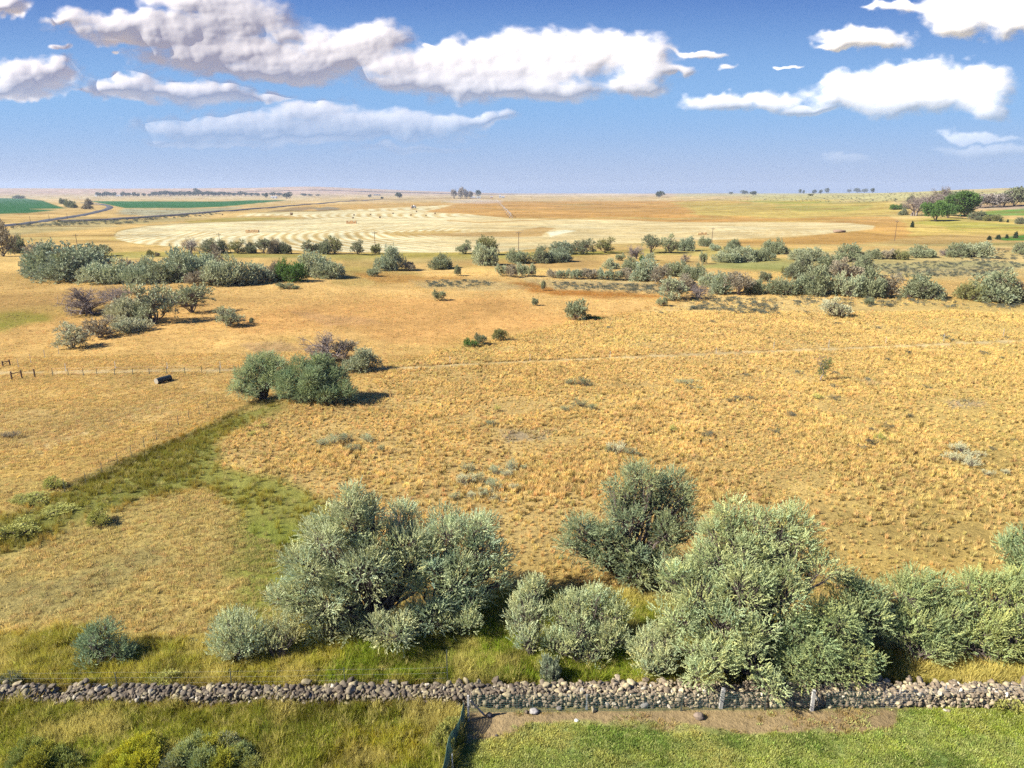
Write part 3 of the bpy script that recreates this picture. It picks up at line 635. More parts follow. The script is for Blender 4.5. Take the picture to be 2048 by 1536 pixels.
def curve(a, b, g, sag=0.0, n=6, wob=0.08):
    a, b = np.asarray(a, float), np.asarray(b, float); t = np.linspace(0, 1, n)[:, None]; p = a + (b - a) * t
    l = np.linalg.norm(b - a); w = g.normal(0, wob * l, (n, 3)); w[0] = 0; w[-1] = 0
    p = p + w * np.sin(t * math.pi) * 0.6; p[:, 2] += (np.sin(t[:, 0] * math.pi) * sag * l); return p
def wood(base, K, lob, g, r0, twig=0.012, extra=0, stems=1):
    T = Tubes(); base = np.asarray(base, float); nodes = []
    for s in range(stems): pass
    for li, (c, rr) in enumerate(lob):
        b = base + np.array((g.normal(0, r0 * 1.2), g.normal(0, r0 * 1.2), -0.15)); inner = c - np.array((0, 0, rr[2] * 0.25))
        p = curve(b, inner, g, 0.10, 8, 0.07); T.add(p, r0 * g.uniform(0.55, 1.0), r0 * 0.3, 6); nodes.append(p)
    for (li, p, d) in K:
        q = nodes[li]; j = g.integers(4, 8); a = q[j]; T.add(curve(a, p, g, 0.05, 5, 0.10), twig * 2.2, twig * 0.7, 4)
    for _ in range(extra):
        li = g.integers(0, len(lob)); a = nodes[li][g.integers(4, 8)]; c, rr = lob[li]
        d = g.normal(size=3); d /= np.linalg.norm(d); d[2] = abs(d[2]) * 0.6; e = c + d * rr * g.uniform(0.7, 1.12)
        T.add(curve(a, e, g, 0.02, 5, 0.12), twig * 1.6, twig * 0.35, 3)
    return T
SILVER = (0.265, 0.315, 0.245); SILVERBLUE = (0.20, 0.275, 0.225); GREENISH = (0.20, 0.27, 0.145)
LS = 1.0
CG = np.array((1.62, 1.50, 1.00))
def near_plant(name, label, cat, base_px, lobes_px, seed, col=SILVER, tm='near', cpm=3.4, sprigs=9, csize=0.42, up=0.55, r0=0.13, extra=40, group=None, gaps=0.0, flat=0.9, ssc=1.0, lowcut=-0.55, colvar=0.13, mat=None, sub=6):
    g = np.random.default_rng(seed); base = G(*base_px); lobes = []
    for l in lobes_px:
        px, py, D, r = l[:4]; d = ray(px, py); c = d * (D / d[1]); zc = c[1] * CP - c[2] * SP; rm = r * zc / F
        c = c + np.array((0, 0, CAMZ)); c[2] = max(c[2], float(H(c[0], c[1])) + rm * 0.55); lobes.append((*(c - base), rm, rm, rm * flat))
    if sub:
        L2 = []
        for (x, y, z, r, _, r3) in lobes:
            L2.append((x, y, z, r * 0.84, r * 0.84, r3 * 0.84))
            for q in range(sub):
                d = g.normal(size=3); d /= np.linalg.norm(d); d[2] = abs(d[2]) if g.random() < 0.65 else d[2]; rs = r * g.uniform(0.32, 0.5); k = r * 0.80
                L2.append((x + d[0] * k, y + d[1] * k, max(z + d[2] * k, rs * 0.3), rs, rs, rs * 0.9))
        lobes = L2
    v, c, K, lob = fill(lobes, g, tm, cpm, sprigs, csize, up, np.array(col) * CG, gaps=gaps, ssc=ssc, lowcut=lowcut, colvar=colvar)
    k = np.repeat((v.reshape(-1, 4, 3)[:, 0, 2] + base[2] > H(v.reshape(-1, 4, 3)[:, 0, 0] + base[0], v.reshape(-1, 4, 3)[:, 0, 1] + base[1]) - 0.02), 4); v, c = v[k], c[k]
    root = empty(name, base); tag(root, label, cat, group)
    link('crown' if cat == 'tree' else 'foliage', leaf_mesh('crown', v, c, mat or M_LEAF), root)
    link('trunk' if cat == 'tree' else 'stems', wood((0, 0, 0), K, lob, g, r0, 0.012, extra).mesh('trunk', M_BARK), root)
    return root
GN = 'silvery trees and bushes along the stone wall'
near_plant('olive_tree', 'wide silver tree left of centre behind the stone wall, topped by thin sprays', 'tree', (745,1262),
  [(700,1045,41,48),(650,1085,40,50),(615,1140,39.3,46),(600,1190,38.8,40),(705,992,42,17),(742,1012,42,16),(806,1040,43.5,34),(765,1085,41,52),(725,1150,39.3,62),(665,1200,38.6,48),(790,1150,40.2,55),(560,1195,38.5,24),(780,1265,37.4,38),(725,1070,41,45),(600,1238,39.2,32),(650,1255,38.8,34),(705,1250,38.9,34),(815,1095,41.2,44),(820,1170,40.3,40),(840,1120,41,40)], 1, (0.285,0.33,0.27), extra=220, gaps=0.08, colvar=0.2, group=GN)
near_plant('olive_tree', 'silver tree touching the wide one, casting a dark shadow to its right', 'tree', (880,1240),
  [(885,1075,42.2,52),(945,1085,42,50),(935,1150,41,54),(875,1165,40.3,54),(985,1115,42,34),(865,1230,38.8,32),(990,1160,41.2,32),(930,1205,39.8,30),(830,1238,39.4,32),(895,1240,39.3,32),(955,1190,40.6,30)], 2, (0.27,0.33,0.275), extra=260, gaps=0.1, colvar=0.2, group=GN)
near_plant('olive_bush', 'small silver bush alone under the right side of the two wide left trees', 'shrub', (935,1262), [(932,1238,38.8,20),(945,1250,38.5,14)], 3, SILVER, 'bush', up=0.9, r0=0.03, extra=10, group=GN)
near_plant('olive_bush', 'pale silver bush with upright shoots, left of the wispy one behind the wall', 'shrub', (478,1325),
  [(472,1262,37.5,36),(450,1290,36.9,28),(505,1270,37.3,28),(490,1300,36.6,26),(465,1305,36.6,20)], 4, (0.29,0.34,0.285), 'bush', cpm=4.5, up=1.1, r0=0.05, extra=30, group=GN, colvar=0.15)
near_plant('olive_bush', 'wispy thin silver bush between the pale bush and the wide left tree', 'shrub', (562,1328),
  [(560,1255,37.8,24),(580,1275,37.4,24),(548,1285,37.1,20)], 5, (0.28,0.31,0.235), 'bush', cpm=3.2, sprigs=7, up=1.3, r0=0.03, extra=60, group=GN)
near_plant('blue_green_shrub', 'blue green shrub standing alone near the left end of the stone wall', 'shrub', (205,1345),
  [(190,1285,37,30),(240,1305,36.8,17),(182,1330,36.1,17),(212,1268,37.5,20),(175,1300,36.8,16),(255,1312,36.7,10)], 6, (0.145,0.20,0.15), 'bush', cpm=5, up=0.5, r0=0.03, extra=20, csize=0.38)
near_plant('olive_tree', 'grey green open tree with bare inner branches, behind the largest tree', 'tree', (1265,1165),
  [(1285,965,47.5,36),(1345,985,47.5,34),(1240,985,47.3,26),(1250,1035,46.5,36),(1300,1010,47,26),(1165,1065,46,34),(1205,1085,45.6,36),(1150,1100,45.6,26),(1375,1015,47.3,24),(1330,1075,45.8,36),(1370,1060,46.2,28),(1255,1115,45,36),(1330,1130,44.8,30),(1275,1150,44.2,24),(1200,1120,45,24)], 7, (0.18,0.225,0.175), cpm=3.6, sprigs=9, up=0.35, r0=0.14, extra=220, gaps=0.05, group=GN)
near_plant('olive_bush', 'tall narrow silver bush with spiky tips at left of the central bush pair', 'shrub', (1062,1320),
  [(1060,1190,39,24),(1045,1225,38.3,28),(1075,1235,38.1,22),(1055,1275,37.3,30),(1070,1170,39.3,12)], 8, (0.29,0.335,0.27), 'bush', cpm=5, up=1.3, r0=0.04, extra=20, group=GN)
near_plant('olive_bush', 'rounded silver bush with spiky tips at right of the central bush pair', 'shrub', (1170,1335),
  [(1150,1215,38.3,32),(1195,1205,38.3,28),(1225,1225,38,26),(1160,1265,37.3,42),(1215,1275,37,32),(1115,1285,36.9,28),(1130,1230,38,26),(1185,1300,36.6,26)], 9, (0.275,0.32,0.24), 'bush', cpm=5, up=1.2, r0=0.05, extra=30, group=GN)
near_plant('olive_tree', 'largest silver green tree, right of centre, overhanging the stone wall', 'tree', (1480,1340),
  [(1470,1040,39.4,36),(1515,1050,39,30),(1595,1040,39.5,32),(1440,1075,38.8,34),(1500,1105,38,52),(1425,1120,37.8,40),(1585,1105,38.4,46),(1560,1065,39,30),(1355,1160,37.4,34),(1400,1180,36.8,52),(1480,1180,36,56),(1565,1185,36,52),(1640,1140,37.4,36),(1360,1235,35.8,38),(1440,1255,34.9,52),(1500,1270,34.6,40),(1430,1325,33.6,42),(1500,1325,33.4,36),(1400,1350,33.2,24),(1540,1372,32.7,20),(1390,1290,34.6,26)], 10, (0.262,0.315,0.225), cpm=3.4, extra=160, gaps=0.1, colvar=0.2, group=GN)
near_plant('olive_bush', 'silver bush tucked under the left side of the largest tree', 'shrub', (1320,1355), [(1300,1300,35.6,34),(1335,1270,36,28),(1290,1335,34.8,22),(1330,1315,35.1,28)], 11, (0.275,0.32,0.25), 'bush', cpm=5, up=1.0, r0=0.04, extra=20, group=GN)
near_plant('olive_bush', 'greener drooping bush under the right side of the largest tree, over the wall', 'shrub', (1640,1372),
  [(1600,1270,35,42),(1655,1260,35.3,46),(1700,1290,35,40),(1640,1325,34,46),(1705,1340,33.9,34),(1590,1335,33.9,38),(1735,1325,34.3,20)], 12, (0.195,0.245,0.15), 'bush', cpm=4.6, sprigs=9, up=0.25, r0=0.06, extra=60, group=GN)
near_plant('olive_tree', 'slanting grey green tree between the largest tree and the hedge row', 'tree', (1735,1290),
  [(1690,1185,37.8,32),(1725,1205,37.4,34),(1755,1235,37,30),(1700,1225,36.9,28)], 13, (0.22,0.275,0.19), 'near', cpm=4, up=0.7, r0=0.07, extra=40, group=GN)
near_plant('olive_bush', 'rounded grey green bush, first of the hedge row right of the largest tree', 'shrub', (1835,1335),
  [(1800,1195,38.6,40),(1850,1190,38.8,40),(1840,1250,37.6,48),(1890,1225,38,30),(1885,1275,37,40),(1795,1255,37.4,34),(1850,1295,36.6,34)], 14, (0.215,0.265,0.165), 'near', cpm=4, up=0.6, r0=0.08, extra=90, group=GN)
near_plant('olive_bush', 'broad leafy grey green bush at the right edge just behind the stone wall', 'shrub', (1985,1335),
  [(1945,1175,39.2,28),(1985,1200,38.6,42),(1940,1230,38.2,36),(2040,1190,38.8,42),(1990,1265,37.2,46),(2050,1260,37.4,46),(1940,1290,36.8,30),(2010,1305,36.5,32),(2090,1220,38,50)], 15, (0.235,0.285,0.165), 'near', cpm=4, up=0.6, r0=0.08, extra=60, group=GN)
near_plant('olive_tree', 'grey green tree cut off by the right edge behind the hedge row', 'tree', (2045,1190), [(2035,1105,43,28),(2060,1085,43,30),(2050,1135,42.3,30),(2090,1115,42.6,34)], 16, (0.20,0.26,0.18), 'near', cpm=4, up=0.6, r0=0.08, extra=30, group=GN)
# rabbitbrush with yellow flower heads in front of the wall
def rabbitbrush(label, lobes_px, base, seed, cols, D=None):
    g = np.random.default_rng(seed); b = G(*base); V = []; C = []; root = empty('rabbitbrush', b); tag(root, label, 'shrub', 'rabbitbrush bushes in front of the wall'); T = Tubes()
    VF = []; CF = []
    for i, (px, py, r) in enumerate(lobes_px):
        c = G(px, py + r * 0.7); zc = c[1] * CP - (c[2] - CAMZ) * SP; rm = r * zc / F; col = np.array(cols[i % len(cols)]) * (1.55, 1.36, 0.75)
        v, cc, K, lob = fill([(*(c - b + np.array((0, 0, rm * 0.5))), rm)], g, 'fine', 22, 12, 0.12, 0.8, col, 0.12, lowcut=-0.1, ssc=1.1)
        V.append(v); C.append(cc); 
        for k in K[::3]: T.add(curve(c - b, k[1], g, 0, 4), 0.012, 0.004, 3)
        if i % 2 == 0 or col[0] > 0.3:
            kp = np.array([k[1] for k in K if k[2][2] > 0.05]); kp = kp[g.random(len(kp)) < 0.75]
            if len(kp):
                P = (kp[:, None, :] + g.normal(0, 0.05, (len(kp), 16, 3)) + np.array((0, 0, 0.13))).reshape(-1, 3)
                q = g.normal(size=(len(P), 3)) + (0, 0, 1.5); v2, c2 = put_sprigs(P, q, g.uniform(0.2, 0.42, len(P)), TM['fine'], g, np.tile((0.47, 0.45, 0.04), (len(P), 1)) * g.uniform(0.7, 1.15, (len(P), 1)))
                VF.append(v2); CF.append(c2)
    link('foliage', leaf_mesh('foliage', np.concatenate(V), np.concatenate(C), M_LEAF), root)
    if VF: link('flower_heads', leaf_mesh('flowers', np.concatenate(VF), np.concatenate(CF), M_LEAF), root)
    link('stems', T.mesh('stems', M_BARK), root)
rabbitbrush('grey green rabbitbrush with few yellow heads in the bottom left corner', [(60,1505,26),(45,1525,22),(95,1512,24),(118,1522,22),(140,1530,18),(75,1530,30)], (85,1545), 31, [(0.17,0.215,0.09),(0.19,0.24,0.12),(0.20,0.235,0.07)])
rabbitbrush('bright yellow flowering rabbitbrush, middle one of the three at the bottom', [(285,1492,22),(300,1505,22),(262,1508,24),(240,1520,20),(222,1532,20),(290,1530,26),(255,1540,26)], (262,1545), 32, [(0.29,0.33,0.05),(0.24,0.27,0.06),(0.30,0.33,0.05)])
rabbitbrush('wide rabbitbrush of mixed blue grey and yellow clumps right of the bright yellow one', [(395,1492,22),(370,1512,24),(425,1498,24),(455,1492,22),(480,1512,22),(410,1522,26),(450,1525,24),(350,1528,20),(500,1532,16)], (420,1548), 33, [(0.19,0.25,0.17),(0.20,0.26,0.19),(0.24,0.27,0.07),(0.21,0.25,0.23)])
# low yellow green bushes left
# ---- shared templates for the plants farther away (unit height 1, unit width about 1)
def template(kind, seed):
    g = np.random.default_rng(seed)
    if kind == 'round':     # rounded olive, foliage almost to the ground
        n = g.integers(12, 17); lobes = [(g.uniform(-2.3, 2.3), g.uniform(-2, 2), 0, g.uniform(0.7, 1.25)) for _ in range(n)]; lobes = [(x, y, g.uniform(0.5, 1.0) if g.random() < 0.5 else g.uniform(0.8, 3.7) * max(0.25, 1 - 0.12 * (x * x + y * y)), r) for x, y, _, r in lobes]; a = ('mid', 1.9, 7, 0.55, 0.45, 0.0, 40)
    elif kind == 'open':    # open crown with visible limbs
        n = 7; lobes = [(math.cos(i * .9) * g.uniform(0.9, 2.0), math.sin(i * .9) * g.uniform(0.7, 1.7), g.uniform(1.0, 3.7), g.uniform(0.7, 1.15)) for i in range(n)]; a = ('mid', 2.0, 6, 0.5, 0.35, 0.15, 130)
    elif kind == 'bush':    # low bush of upright shoots
        n = 5; lobes = [(g.normal(0, 1.1), g.normal(0, 0.9), g.uniform(0.8, 1.6), g.uniform(0.8, 1.2)) for _ in range(n)]; a = ('mid', 2.2, 6, 0.45, 0.9, 0.0, 20)
    elif kind == 'broad':   # broad leaved full green tree
        n = 9; lobes = [(g.normal(0, 1.4), g.normal(0, 1.3), g.uniform(1.6, 4.2), g.uniform(1.2, 1.9)) for _ in range(n)]; a = ('broad', 2.0, 7, 0.55, 0.3, 0.0, 20)
    elif kind == 'sage':    # knee high sagebrush clump
        n = 6; lobes = [(g.normal(0, 0.42), g.normal(0, 0.36), g.uniform(0.22, 0.42), g.uniform(0.22, 0.36)) for _ in range(n)]; a = ('bush', 14, 4, 0.14, 0.7, 0.1, 24)
    elif kind == 'far':     # tall crown for distant trees
        n = 6; lobes = [(g.normal(0, 1.2), g.normal(0, 1.2), g.uniform(2.0, 5.0), g.uniform(1.2, 1.9)) for _ in range(n)]; a = ('far', 0.7, 6, 0.6, 0.5, 0.05, 6)
    elif kind == 'conifer':
        lobes = [(0, 0, 0.6 + i * 0.75, 1.15 - i * 0.17) for i in range(6)]; a = ('far', 1.4, 6, 0.3, 0.2, 0, 0)
    tm, cpm, sp, cs, up, gaps, extra = a; lobes = [l if len(l) > 3 else l for l in lobes]
    v, c, K, lob = fill(lobes, g, tm, cpm, sp, cs, up, (1, 1, 1), 0.16, gaps=gaps, ssc={'sage': 0.6, 'far': 0.8}.get(kind, 1.0), lowcut=-0.5)
    q = v.reshape(-1, 4, 3); k = np.repeat(q[:, :, 2].min(1) > 0.0, 4); v, c = v[k], c[k]
    T = wood((0, 0, 0), K, lob, g, {'sage': 0.02, 'bush': 0.06}.get(kind, 0.13), {'sage': 0.006, 'far': 0.03}.get(kind, 0.018), extra)
    return finish(kind, v, c, T, M_BARK)
def finish(kind, v, c, T, mw):
    wv = np.concatenate(T.v); ref = v if v is not None else wv
    zt = np.percentile(ref[:, 2], 99.5); cx, cy = np.median(ref[:, 0]), np.median(ref[:, 1]); wd = np.percentile(np.abs(ref[:, 0] - cx), 98.5) * 2; dd = np.percentile(np.abs(ref[:, 1] - cy), 98.5) * 2
    sc = np.array((1 / wd, 1 / dd, 1 / zt)); off = np.array((cx, cy, 0))
    lm = leaf_mesh(kind + '_crown', (v - off) * sc, c, M_LEAF) if v is not None else None
    tmesh = mesh_np(kind + '_wood', (wv - off) * sc, np.concatenate(T.f), mw, None, True)
    return lm, tmesh
def bare_template(seed, dens=1.0):
    g = np.random.default_rng(seed); T = Tubes()
    def grow(p, d, L, r, lv):
        n = 5; pts = [p]
        for i in range(n - 1):
            d = d + g.normal(0, 0.16, 3) + np.array((0, 0, 0.03)); d /= np.linalg.norm(d); pts.append(pts[-1] + d * L / (n - 1))
        T.add(pts, r, r * 0.55, 5 if lv < 2 else 3)
        if lv >= 5: return
        for _ in range(int(g.integers(3, 5)) if lv else 6):
            e = d * 0.8 + g.normal(0, 0.62 if lv else 0.75, 3); e[2] = e[2] * 0.8 + 0.12; e /= np.linalg.norm(e); j = g.integers(1, n) if lv else g.integers(1, n)
            grow(pts[j], e, L * g.uniform(0.55, 0.82), r * 0.5, lv + 1)
    for s in range(3): grow(np.array((g.normal(0, .15), g.normal(0, .15), 0.0)), np.array((g.normal(0, .4), g.normal(0, .4), 1.0)), 1.4, 0.14, 0)
    m = mesh_np('bare_wood', np.concatenate(T.v), np.concatenate(T.f), None)
    bpy.data.meshes.remove(m); return finish('bare', None, None, T, M_TWIG)
TPL = {k: [template(k, s * 13 + i) for i in range(n)] for s, (k, n) in enumerate((('round', 5), ('open', 4), ('bush', 4), ('broad', 2), ('sage', 5), ('far', 4), ('conifer', 1)), 3)}
TPL['bare'] = [bare_template(3), bare_template(9), bare_template(15)]
NAMES = {'round': ('olive_tree', 'tree'), 'open': ('olive_tree', 'tree'), 'bush': ('olive_bush', 'shrub'), 'broad': ('green_tree', 'tree'), 'sage': ('sagebrush', 'shrub'), 'far': ('distant_tree', 'tree'), 'conifer': ('conifer', 'tree'), 'bare': ('bare_tree', 'tree')}
CM = np.array((1.36, 1.30, 1.2))
COLS = {'s': (0.30,0.335,0.215), 'b': (0.25,0.295,0.20), 'g': (0.22,0.25,0.15), 'd': (0.175,0.195,0.12), 'G': (0.085,0.155,0.04), 'o': (0.20,0.205,0.085), 'p': (0.25,0.225,0.165), 'y': (0.33,0.34,0.10), 'v': (0.27,0.25,0.24), 'k': (0.055,0.075,0.045), 'w': (0.38,0.39,0.26)}
pg = np.random.default_rng(5); counter = {}
def plant(kind, px, py, w, h, colk, label, group=None, name=None, rz=None, cat=None):
    """px,py: foot in photo pixels; w,h: apparent width and height in photo pixels"""
    p = G(px, py); pz, pxm = ppm(p); dep = math.atan2(CAMZ - p[2], math.hypot(p[0], p[1])); W = w / pxm
    Hh = max((h - 0.42 * w * math.sin(max(dep, 0))) / pz, h * 0.35 / pz)
    i = counter.get(kind, 0); counter[kind] = i + 1; lm, wm = TPL[kind][i % len(TPL[kind])]
    nm, ct = NAMES[kind]; nm = name or nm; ct = cat or ct
    r = empty(nm, (p[0], p[1], p[2] - 0.03 * Hh), rz if rz is not None else pg.uniform(-0.5, 0.5) + (math.pi if pg.random() < 0.5 else 0)); tag(r, label, ct, group)
    f = {'sage': 1.25, 'round': 1.10, 'bush': 1.12}.get(kind, 1.06); r.scale = (W * f, W * f * pg.uniform(0.85, 1.1), Hh * (f + 0.06))
    if kind in ('sage',):   # one clump: a single leafy mesh, no separate look of its own for the stems
        pass
    if lm:
        o = link('crown' if ct == 'tree' else 'foliage', lm, r); c = np.array(COLS[colk]) * CM * (1.15 if kind == 'sage' else 1) * pg.uniform(0.9, 1.1); o.color = (*c, 1)
    link('trunk' if ct == 'tree' else 'stems', wm, r)
    return r
# ------------------------------------------------------------------ dry stone wall
def build_wall():
    g = np.random.default_rng(21); y0 = G(1024, 1412)[1]; xl, xr = -44.0, 44.0
    # unit stone: subdivided cube pushed to a rough ball
    bm = bpy.data.meshes.new('t'); import bmesh
    b = bmesh.new(); bmesh.ops.create_icosphere(b, subdivisions=2, radius=0.5); b.to_mesh(bm); b.free()
    V0 = np.array([v.co[:] for v in bm.vertices]); F0 = np.array([p.vertices[:] for p in bm.polygons]); bpy.data.meshes.remove(bm)
    VS = []; FS = []; CS = []; n = 0
    def height(x): 
        px = 1024 + F * x / (y0 * CP + 26.5 * SP); h = 0.64 + 0.30 * (float(vn(x / 2.2, 1.3, 2)) - 0.5) + (0.12 if px > 1500 else 0)
        h *= 1 - 0.82 * math.exp(-((px - 100) / 34) ** 2) - 0.25 * math.exp(-((px - 200) / 60) ** 2); return h
    def stone(x, y, z, s, warm):
        nonlocal n
        sc = s * np.array((g.uniform(0.85, 1.45), g.uniform(0.75, 1.2), g.uniform(0.6, 1.0))); V = np.sign(V0) * (np.abs(V0) * 2) ** g.uniform(0.45, 0.8) / 2
        
        for _ in range(7):
            pn = g.normal(size=3); pn /= np.linalg.norm(pn); over = np.maximum(V @ pn - g.uniform(0.20, 0.38), 0); V = V - over[:, None] * pn
        V = V * 1.3; a, c_ = g.uniform(0, 6.28), g.normal(0, 0.25); Rz = np.array(Matrix.Rotation(a, 3, 'Z') @ Matrix.Rotation(c_, 3, 'X') @ Matrix.Rotation(g.normal(0, .25), 3, 'Y'))
        V = (V * sc) @ Rz.T + (x, y, z); t = g.random()
        base = np.array((0.105, 0.074, 0.046)) if t < 0.42 else np.array((0.155, 0.12, 0.078)) if t < 0.72 else np.array((0.25, 0.205, 0.10)) if t < 0.96 else np.array((0.36, 0.32, 0.26))
        base = (base * 0.6 + base.mean() * 0.4) * (1.05 + warm * 0.5) * np.array((1.0, 0.95, 0.80)) + warm * np.array((0.055, 0.043, 0.028)); C = np.tile(base * g.uniform(0.7, 1.2), (len(V), 1))
        VS.append(V); FS.append(F0 + n); CS.append(C); n += len(V)
    x = xl
    while x < xr:
        h = height(x); px = 1024 + F * x / (y0 * CP + 26.5 * SP); warm = float(sst(900, 1400, px)) * 0.9; z = float(H(x, y0))
        dx = 0.14
        zz = 0.05
        while zz < h:
            s = g.uniform(0.10, 0.25) * (1.1 if zz < 0.3 else 1); stone(x + g.normal(0, 0.06), y0 - 0.02 + (zz) * 0.16 + g.normal(0, 0.05), z + zz, s, warm); zz += s * 0.55
        for k in range(5): stone(x + g.normal(0, 0.08), y0 + 0.18 + h * 0.12 + k * 0.145 + g.normal(0, 0.04), z + h - 0.04 + g.normal(0, 0.06), g.uniform(0.13, 0.30) * (1.5 if g.random() < 0.05 else 1), warm)
        if g.random() < 0.5: stone(x, y0 + 0.95 + g.random() * 0.4, z + h * g.random(), 0.36, warm)
        if g.random() < 0.04: stone(x, y0 - 0.35 - g.random() * 0.3, z + 0.08, g.uniform(0.2, 0.4), warm)
        x += dx
    o = link('stone_wall', mesh_np('stone_wall', np.concatenate(VS), np.concatenate(FS), M_STONE, np.concatenate(CS)))
    tag(o, 'long dry stone wall of brown and tan field stones crossing the foreground', 'wall'); return y0
WALLY = build_wall()
def boulder(px, py, w, col, label, seed, name='boulder', flat=0.75):
    p = G(px, py); r = w / ppm(p)[1] / 2; import bmesh; b = bmesh.new(); bmesh.ops.create_icosphere(b, subdivisions=3, radius=1); me = bpy.data.meshes.new('boulder'); 
    for v in b.verts:
        c = v.co; k = 1 + 0.30 * (float(fbm(c.x * 1.3 + seed, c.y * 1.3 + c.z * 1.7, seed, 3)) - 0.5) * 2; v.co = Vector((c.x * k * r, c.y * k * r * 0.9, c.z * k * r * flat))
    b.to_mesh(me); b.free(); at = me.color_attributes.new('Col', 'FLOAT_COLOR', 'POINT'); cc = np.ones((len(me.vertices), 4), np.float32); cc[:, :3] = col; at.data.foreach_set('color', cc.ravel())
    me.materials.append(M_STONE); me.polygons.foreach_set('use_smooth', np.ones(len(me.polygons), bool)); o = link(name, me, None, (p[0], p[1], p[2] + r * flat * 0.6)); tag(o, label, 'rock')
boulder(1397,1436,20,(0.20,0.15,0.11),'brown rounded boulder on the bare soil left of the first white post',1)
boulder(978,1433,13,(0.05,0.045,0.045),'black rock at the foot of the slanting brace post',2)
boulder(991,1408,13,(0.6,0.58,0.56),'white flat rock right of the slanting brace at the foot of the wall',3, flat=0.4)
boulder(1068,1425,18,(0.28,0.26,0.24),'pale grey rock lying in front of the wall between brace and first steel post',4, flat=0.6)
boulder(1118,1418,12,(0.22,0.19,0.16),'smaller tan rock right of the pale grey rock by the wall',5)
boulder(1287,1412,20,(0.26,0.24,0.21),'large grey rock leaning against the wall foot left of the boulder',6)
boulder(993,1472,6,(0.06,0.05,0.05),'small dark stone on the bare soil beside the lawn',8)
boulder(1153,1442,9,(0.5,0.5,0.46),'small pale stone at the edge of lawn and soil',9, flat=0.5)
boulder(1678,465,24,(0.22,0.15,0.10),'brown dirt mound on the near right edge of the stubble field',7,'dirt_mound',0.3)
# ------------------------------------------------------------------ fences
def post_mb(h, w, style, c=(1, 1, 1)):
    m = MB()
    if style == 'steel':
        m.box(0, 0, h / 2 - 0.15, w, w * 0.35, h + 0.3, c=c); m.box(0, w * 0.3, h / 2 - 0.15, w * 0.3, w * 0.5, h + 0.28, c=c); m.box(0, -w * 0.2, 0.12, w * 2.2, 0.01, 0.2, c=c)
    elif style == 'round': m.tube([(0, 0, -0.2), (0, 0, h * 0.5), (0.01, 0, h - 0.02), (0.01, 0, h)], [w / 2, w / 2, w / 2 * 0.95, w / 2 * 0.8], 8, c)
    else: m.box(0, 0, h / 2 - 0.1, w, w * 0.8, h + 0.2, c=c); m.box(0, 0, h + 0.012, w * 0.86, w * 0.68, 0.02, c=c)
    return m
def wires(m, A, B, hs, r=0.004, sag=0.0):
    for h in hs:
        n = 8; pts = [(A[0] + (B[0] - A[0]) * t, A[1] + (B[1] - A[1]) * t, A[2] + (B[2] - A[2]) * t + h - sag * math.sin(math.pi * t)) for t in np.linspace(0, 1, n)]; m.tube(pts, r, 4)
def netting(name, A, B, h, mat, root, step=0.15, r=0.0035, extra=()):
    A, B = np.array(A), np.array(B); L = np.linalg.norm(B - A); m = MB(); n = int(L / step); wires(m, A, B, [h * k / 9 + 0.02 for k in range(10)], r)
    for i in range(n + 1):
        t = i / n; p = A + (B - A) * t; d = (B - A) / L; s = d * r
        v = [p - s + (0, 0, 0.02), p + s + (0, 0, 0.02), p + s + (0, 0, h), p - s + (0, 0, h)]; m.add(v, [(0, 1, 2, 3)])
    o = m.build(name, mat, root, tuple(-np.array(root.location))); return o
def front_fence():
    cr = G(937, 1441); root = empty('wire_fence', cr); tag(root, 'wire netting fence on steel and white posts running right in front of the stone wall', 'fence')
    yf = cr[1] + 0.0; ends = []
    def post(px, top, py, style, mat, w, lean=0, label=None):
        p = G(px, py); p[1] = p[1]; k = ppm(p)[0]; o = post_mb((py - top) / k, w, style).build('post', mat, root, tuple(p - cr)); o.rotation_euler = (0, lean, 0)
        if label: o['label'] = label
        return p
    post(937, 1392, 1441, 'sq', M_PALE, 0.11, 0.0, 'white corner post')
    P0 = G(940, 1425)
    for px, top, py, st, mt, w, ln, lb in [(1033,1392,1417,'steel',M_STEEL,0.05,0,None),(1065,1394,1418,'steel',M_STEEL,0.05,0,None),(1173,1388,1420,'steel',M_GALV,0.06,0,None),(1362,1380,1422,'steel',M_STEEL,0.05,0.05,None),(1441,1377,1416,'sq',M_PALE,0.19,0.06,'broad white post'),(1529,1381,1420,'steel',M_STEEL,0.05,0,None),
       (1623,1381,1421,'sq',M_PALE,0.17,0,'broad white post'),(1714,1385,1416,'steel',M_STEEL,0.05,0,None),(1793,1374,1410,'round',M_WOOD,0.09,0.1,'leaning wooden post'),(1887,1369,1404,'steel',M_GALV,0.05,0,None),(1970,1366,1400,'steel',M_STEEL,0.06,0.0,None),(2044,1374,1402,'steel',M_STEEL,0.05,0,None)]:
        post(px, top, py, st, mt, w, ln, lb)
    # the slanting brace and the netting
    a = G(968, 1431); m = MB(); m.tube([(0.12, 0.1, 1.15), tuple(a - cr + (0, 0, 0.05))], 0.055, 8); m.build('brace', M_WOOD, root)
    E = G(1760, 1416); E2 = G(2110, 1402); netting('wire_netting', P0, E, 1.05, M_GREENWIRE, root, 0.14, 0.005); netting('wire_netting', E, E2, 1.05, M_GALV, root, 0.16, 0.004)
    return cr
CR = front_fence()
